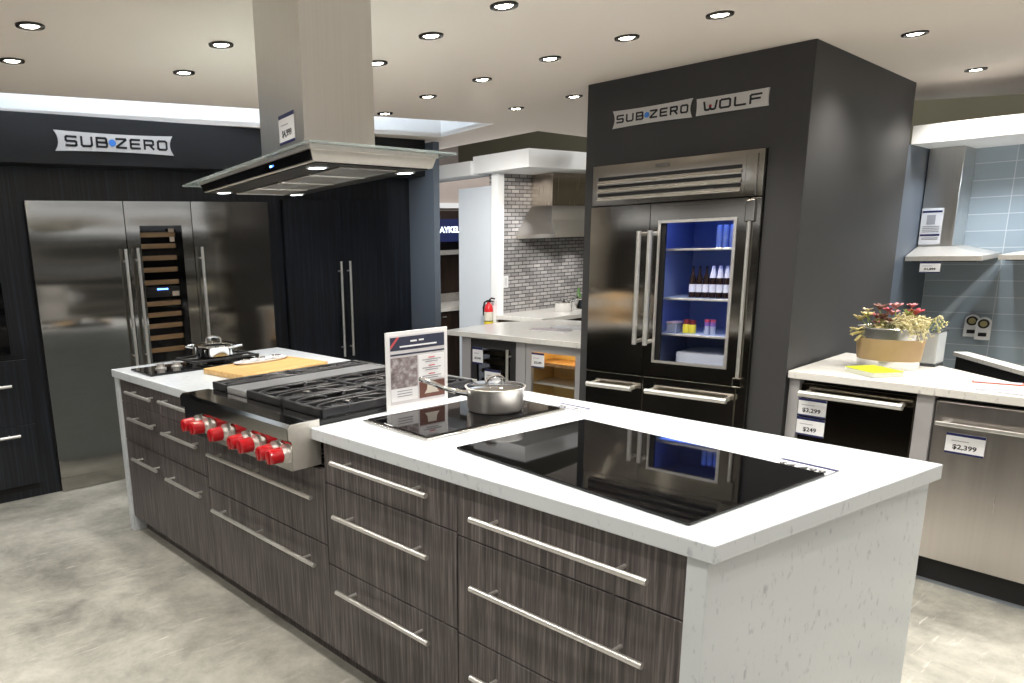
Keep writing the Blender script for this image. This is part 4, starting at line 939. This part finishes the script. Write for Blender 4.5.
for (x, y, r, h, lab) in ((5.66, 4.45, .075, .075, 'small steel pot on the counter below the mosaic tiles, left of its neighbour'), (5.83, 4.43, .085, .10, 'larger steel pot on the counter below the mosaic tiles, beside the pillar edge')):
    t = Thing('cooking_pot', lab, 'pot', WORLD, (x, y, .8905))
    t.part(MB().lathe([(0, 0), (r*.94, 0), (r, .006), (r, h), (r*1.04, h+.004), (r*.97, h+.004), (r*.94, .01), (0, .01)], (x, y, .8905), 28, cap=False), 'pan_body', CHROME, True)
    t.part(MB().lathe([(r*1.0, h), (r*.9, h+.012), (r*.3, h+.02), (.012, h+.022), (.016, h+.04), (0, h+.042)], (x, y, .8905), 28, cap=False), 'lid', CHROME, True)
t = Thing('oil_bottle', 'small green and orange bottle at the pillar edge of the tiled counter', 'bottle', WORLD, (5.95, 4.50, .8905))
t.part(MB().lathe(bottle_prof(.032, .20), (5.95, 4.50, .8905), 18, cap=False), 'bottle_body', simple('green_glass', (.10, .20, .07), .15, var=0), True)
t.part(MB().lathe([(.0326, .03), (.0326, .10)], (5.95, 4.50, .8905), 18, cap=False), 'label', simple('label_orange', (.62, .25, .08), .5, var=0), True)
t = Thing('wall_outlet', 'white outlet plate on the mosaic tiles', 'outlet', WORLD, (5.225, 4.775, 1.18))
t.part(MB().box(5.190, 5.262, 4.772, 4.7795, 1.125, 1.235, .003), 'plate', CARD)
t.part(MB().box(5.212, 5.240, 4.7695, 4.7715, 1.145, 1.215, .001), 'socket', simple('socket_white', (.66, .66, .68), .4, var=0))
# fire extinguisher on the pale wall
ex_, ey_, ez = 5.012, 4.785, .775
t = Thing('fire_extinguisher', 'red fire extinguisher hanging on the pale wall above the small back counter', 'fire extinguisher', WORLD, (ex_, ey_, ez))
c = (ex_, ey_, ez)
REDX = simple('extinguisher_red', (.60, .02, .025), .25, coat=.4, var=.02)
t.part(MB().lathe([(0, 0), (.038, .0), (.041, .01), (.041, .17), (.032, .205), (.016, .222), (.014, .232), (0, .232)], c, 28, cap=False), 'cylinder', REDX, True)
t.part(MB().lathe([(.0415, .065), (.0415, .145)], c, 28, cap=False), 'label', simple('ext_label', (.66, .64, .56), .5, var=.1), True)
t.part(MB().lathe([(.0417, .03), (.0417, .058)], c, 28, cap=False), 'yellow_band', simple('ext_yellow', (.70, .58, .05), .5, var=.05), True)
t.part(MB().lathe([(.0419, .058), (.0419, .066)], c, 28, cap=False), 'strap', BLACK, True)
t.part(MB().box(c[0]-.012, c[0]+.012, c[1]-.02, c[1]+.02, ez+.2325, ez+.252, .003).tube([(c[0], c[1]-.01, ez+.254), (c[0], c[1]-.035, ez+.270), (c[0], c[1]-.075, ez+.266)], .007, 8).tube([(c[0], c[1]-.01, ez+.246), (c[0], c[1]-.06, ez+.242)], .006, 8), 'valve_handle', BLACK, True)
t.part(MB().tube([(c[0], c[1]+.018, ez+.242), (c[0]-.01, c[1]+.042, ez+.23), (c[0]-.014, c[1]+.052, ez+.18), (c[0]-.012, c[1]+.049, ez+.11)], .009, 10), 'hose', BLACK, True)
# glimpse of the next showroom through the gap
struct(MB().box(4.95, 9.4, 6.40, 6.5, 1.99, 2.32).box(4.95, 9.4, 6.41, 6.5, 0, 1.93), 'wall_next_room', simple('warm_paint', (.42, .36, .33), .7, var=.03))
struct(MB().box(4.95, 9.4, 6.36, 6.46, 1.932, 1.988), 'trim_6', WHITE)
t = Thing('display_cabinet', 'dark brown display unit glimpsed through the gap right of the black cupboards', 'cabinet', WORLD, (5.6, 6.0, 0))
DB = streaked('espresso_wood', (.012, .007, .005), (.025, .015, .011), (.045, .028, .02), (20, 20, 2), .35, .02)
t.part(MB().box(4.98, 6.6, 5.72, 6.35, 0, .852), 'base', DB)
t.part(MB().box(4.98, 6.6, 6.33, 6.355, .984, 1.90), 'back_panel', DB)
t.part(MB().box(4.96, 6.6, 5.68, 6.355, .853, .890), 'counter', QUARTZ2)
t.part(MB().box(4.98, 6.6, 6.30, 6.355, .891, .983), 'splashback', quartz('granite', (.40, .38, .36), (.05, .05, .05), .3))
t.part(MB().box(4.98, 6.6, 6.12, 6.329, 1.42, 1.47), 'shelf', simple('grey_shelf', (.42, .41, .40), .4, var=.03))
t.part(MB().box(5.30, 5.345, 5.70, 5.7195, .790, .800), 'handle', STEEL_H)
t = Thing('box_display', 'pinkish box standing on the brown display unit in the gap', 'box', WORLD, (5.42, 5.95, .8905))
t.part(MB().box(5.36, 5.46, 5.92, 5.98, .8905, 1.13, .002), 'carton', simple('pink_carton', (.45, .33, .32), .5, var=.2, vscale=30))
t.part(MB().box(5.37, 5.45, 5.9185, 5.9195, .98, 1.04), 'label', CARD)
t = Thing('lit_sign', 'backlit blue shop sign with white letters in the gap beside the black cupboards', 'sign', WORLD, (5.75, 6.05, 1.67))
t.part(MB().box(4.98, 6.6, 6.06, 6.328, 1.56, 1.80), 'light_box', simple('sign_box_blue', (.012, .016, .05), .4, emis=(.02, .03, .16), es=.25, var=0))
t.part(MB().text('AYKEL', .088, (5.735, 6.055, 1.684), (1, 0, 0), (0, 0, 1), .003, 1.15, bold=.002), 'lettering', simple('sign_glow', (1, 1, 1), .5, emis=(.72, .82, 1), es=1.6, var=0))

# ------------------------------------------------------------------ recessed downlights
q = .755
DL = [(1.102, 4.095, 'at the far left above the left end of the header'), (1.181, 4.842, 'at the left edge, nearest the light well'), (2.048, 3.953, 'left of the hood chimney, nearer one of two'), (2.142, 4.658, 'left of the hood chimney, close to the light well'),
      (2.894, 2.667, 'at the top centre edge of the photo'), (2.939, 3.236, 'right of the hood chimney, below the topmost one'), (4.067, 4.522, 'just in front of the light well, right of the chimney'), (4.002, 3.888, 'midway between the chimney and the back kitchen'),
      (5.110, 4.565, 'farthest one above the back kitchen'), (3.944, 3.249, 'between the chimney and the pillar, middle of the row'), (5.128, 3.977, 'close to the left edge of the pillar'), (3.943, 2.703, 'above the left part of the pillar front'),
      (3.983, 2.186, 'above the right part of the pillar front'), (5.395, 1.769, 'right of the pillar, above its side face'), (7.032/1.0, 1.895, 'farthest right, above the right-hand kitchen'), (3.060, 3.868, 'peeking out at the right edge of the hood chimney'), (4.234, 5.259, 'at the edge of the light well behind the chimney')]
RINGM = simple('downlight_ring', (.10, .095, .09), .25, .7, var=0)
LIGHTPOS = []
for i, (x, y, lab) in enumerate(DL):
    x *= q; y *= q
    t = Thing('downlight', 'recessed downlight '+lab, 'downlight', WORLD, (x, y, ZC-.001), 'recessed ceiling downlights')
    t.part(MB().lathe([(.034, ZC-.0012), (.052, ZC-.0012), (.050, ZC-.007), (.040, ZC-.009), (.034, ZC-.0045)], (x, y, 0), 32, cap=False), 'trim_ring', RINGM, True)
    t.part(MB().lathe([(0, ZC-.0052), (.027, ZC-.0052), (.033, ZC-.0015)], (x, y, 0), 28, cap=False), 'lamp', LAMP, True)
    LIGHTPOS.append((x, y))
# the same grid goes on over the part of the showroom behind the photographer
EXTRA = [(.75, 2.2), (.75, 1.2), (.75, .2), (1.6, 2.4), (1.6, 1.5), (1.6, .5), (2.25, 1.2), (2.25, .2), (3.0, .7), (3.0, -.4), (4.2, .4), (4.2, -.7), (5.2, .6), (4.9, -.3), (-.3, 2.6), (-.3, 1.2), (-.3, -.4), (.75, -1.0), (2.0, -1.2), (-1.4, .6), (-1.4, 2.2), (-1.4, -1.2), (-.4, 3.7), (-.9, 5.5), (-2.0, 5.5)]
P_SPOT = 24.
for i, (x, y) in enumerate(LIGHTPOS+EXTRA):
    L = bpy.data.lights.new('downlight_spot', 'SPOT'); L.energy = P_SPOT; L.spot_size = math.radians(125); L.spot_blend = .7; L.shadow_soft_size = .03; L.color = (1, .945, .86)
    o = bpy.data.objects.new('downlight_spot', L); COLL.objects.link(o); o.location = (x, y, ZC-.03)
    if x > 4.15 and y < .7: L.energy = P_SPOT*3
    if i in (6, 7, 8):      # gimbals turned towards the kitchen corner at the back
        L.energy = P_SPOT*3.6; L.spot_size = math.radians(54); L.spot_blend = 1.; o.rotation_euler = (Vector((5.1, 4.75, 1.35))-o.location).to_track_quat('-Z', 'Y').to_euler()
for (x, y, z) in [(*(Vector((HODF.x, HODF.y))+Matrix.Rotation(ISL.a, 2) @ Vector(hp(a, b))), hood_z(1.82)) for a in (u0+.06, u1-.06) for b in (v0+.10, v1-.10)]:
    L = bpy.data.lights.new('hood_spot', 'SPOT'); L.energy = 5; L.spot_size = math.radians(120); L.spot_blend = .6; L.shadow_soft_size = .025; L.color = (1, .96, .88)
    o = bpy.data.objects.new('hood_spot', L); COLL.objects.link(o); o.location = (x, y, z)
def spot(name, loc, e, col, ang):
    L = bpy.data.lights.new(name, 'SPOT'); L.energy = e; L.spot_size = math.radians(ang); L.spot_blend = .6; L.shadow_soft_size = .02; L.color = col
    o = bpy.data.objects.new(name, L); COLL.objects.link(o); o.location = loc
def area(name, loc, rot, sx, sy, e, col):
    L = bpy.data.lights.new(name, 'AREA'); L.shape = 'RECTANGLE'; L.size = sx; L.size_y = sy; L.energy = e; L.color = col
    o = bpy.data.objects.new(name, L); COLL.objects.link(o); o.location = loc; o.rotation_euler = rot
    return o
# fridge strip lamp, added fill for the back kitchens, light well
m4 = COL.mat((0, 0, 0))
p = m4 @ Vector((.07, (iy0+iy1)/2, iz1-.02)); area('fridge_light', p, (0, 0, COL.a), .05, .4, .26, (.10, .22, 1))
for z in SH[:2]: p = m4 @ Vector((.07, (iy0+iy1)/2, z-.012)); area('fridge_light', p, (0, 0, COL.a), .03, .4, .16, (.10, .22, 1))  # added fill under the shelves to even out the glow, no lamps there
spot('back_kitchen_fill', (5.30, 4.42, 2.12), 7, (.94, .96, 1), 110); spot('back_hood_fill', (5.75, 4.55, 1.545), 4, (1, .95, .9), 130); spot('back_hood_fill', (6.15, 4.55, 1.545), 4, (1, .95, .9), 130)  # added spots without fixtures, to brighten the tiles and pale walls
for yy in (-.35, -.75, -1.2): spot('right_kitchen_fill', m4 @ Vector((1.98, yy, 2.02)), 11, (.88, .94, 1), 140)  # added row without fixtures, lifts the grey tiles and chimney
area('light_well_lamp', (2.4, 4.50, 2.90), (math.radians(60), 0, 0), 3.4, .1, 9, (.88, .94, 1))
for (x, y) in ((6.4, 3.2), (7.6, 1.6), (5.4, 5.6), (7.6, 4.6)):
    L = bpy.data.lights.new('hall_lamp', 'POINT'); L.energy = 60; L.shadow_soft_size = .2; L.color = (1, .97, .92)
    o = bpy.data.objects.new('hall_lamp', L); COLL.objects.link(o); o.location = (x, y, 3.6)

# ------------------------------------------------------------------ world and output
w = bpy.data.worlds.new('world'); S.world = w; w.use_nodes = True
bg = w.node_tree.nodes['Background']; bg.inputs['Color'].default_value = (.93, .96, 1, 1); bg.inputs['Strength'].default_value = .9
vs = S.view_settings; vs.view_transform = 'Standard'; vs.look = 'None'; vs.gamma = 1; vs.exposure = .42
vs.use_curve_mapping = False
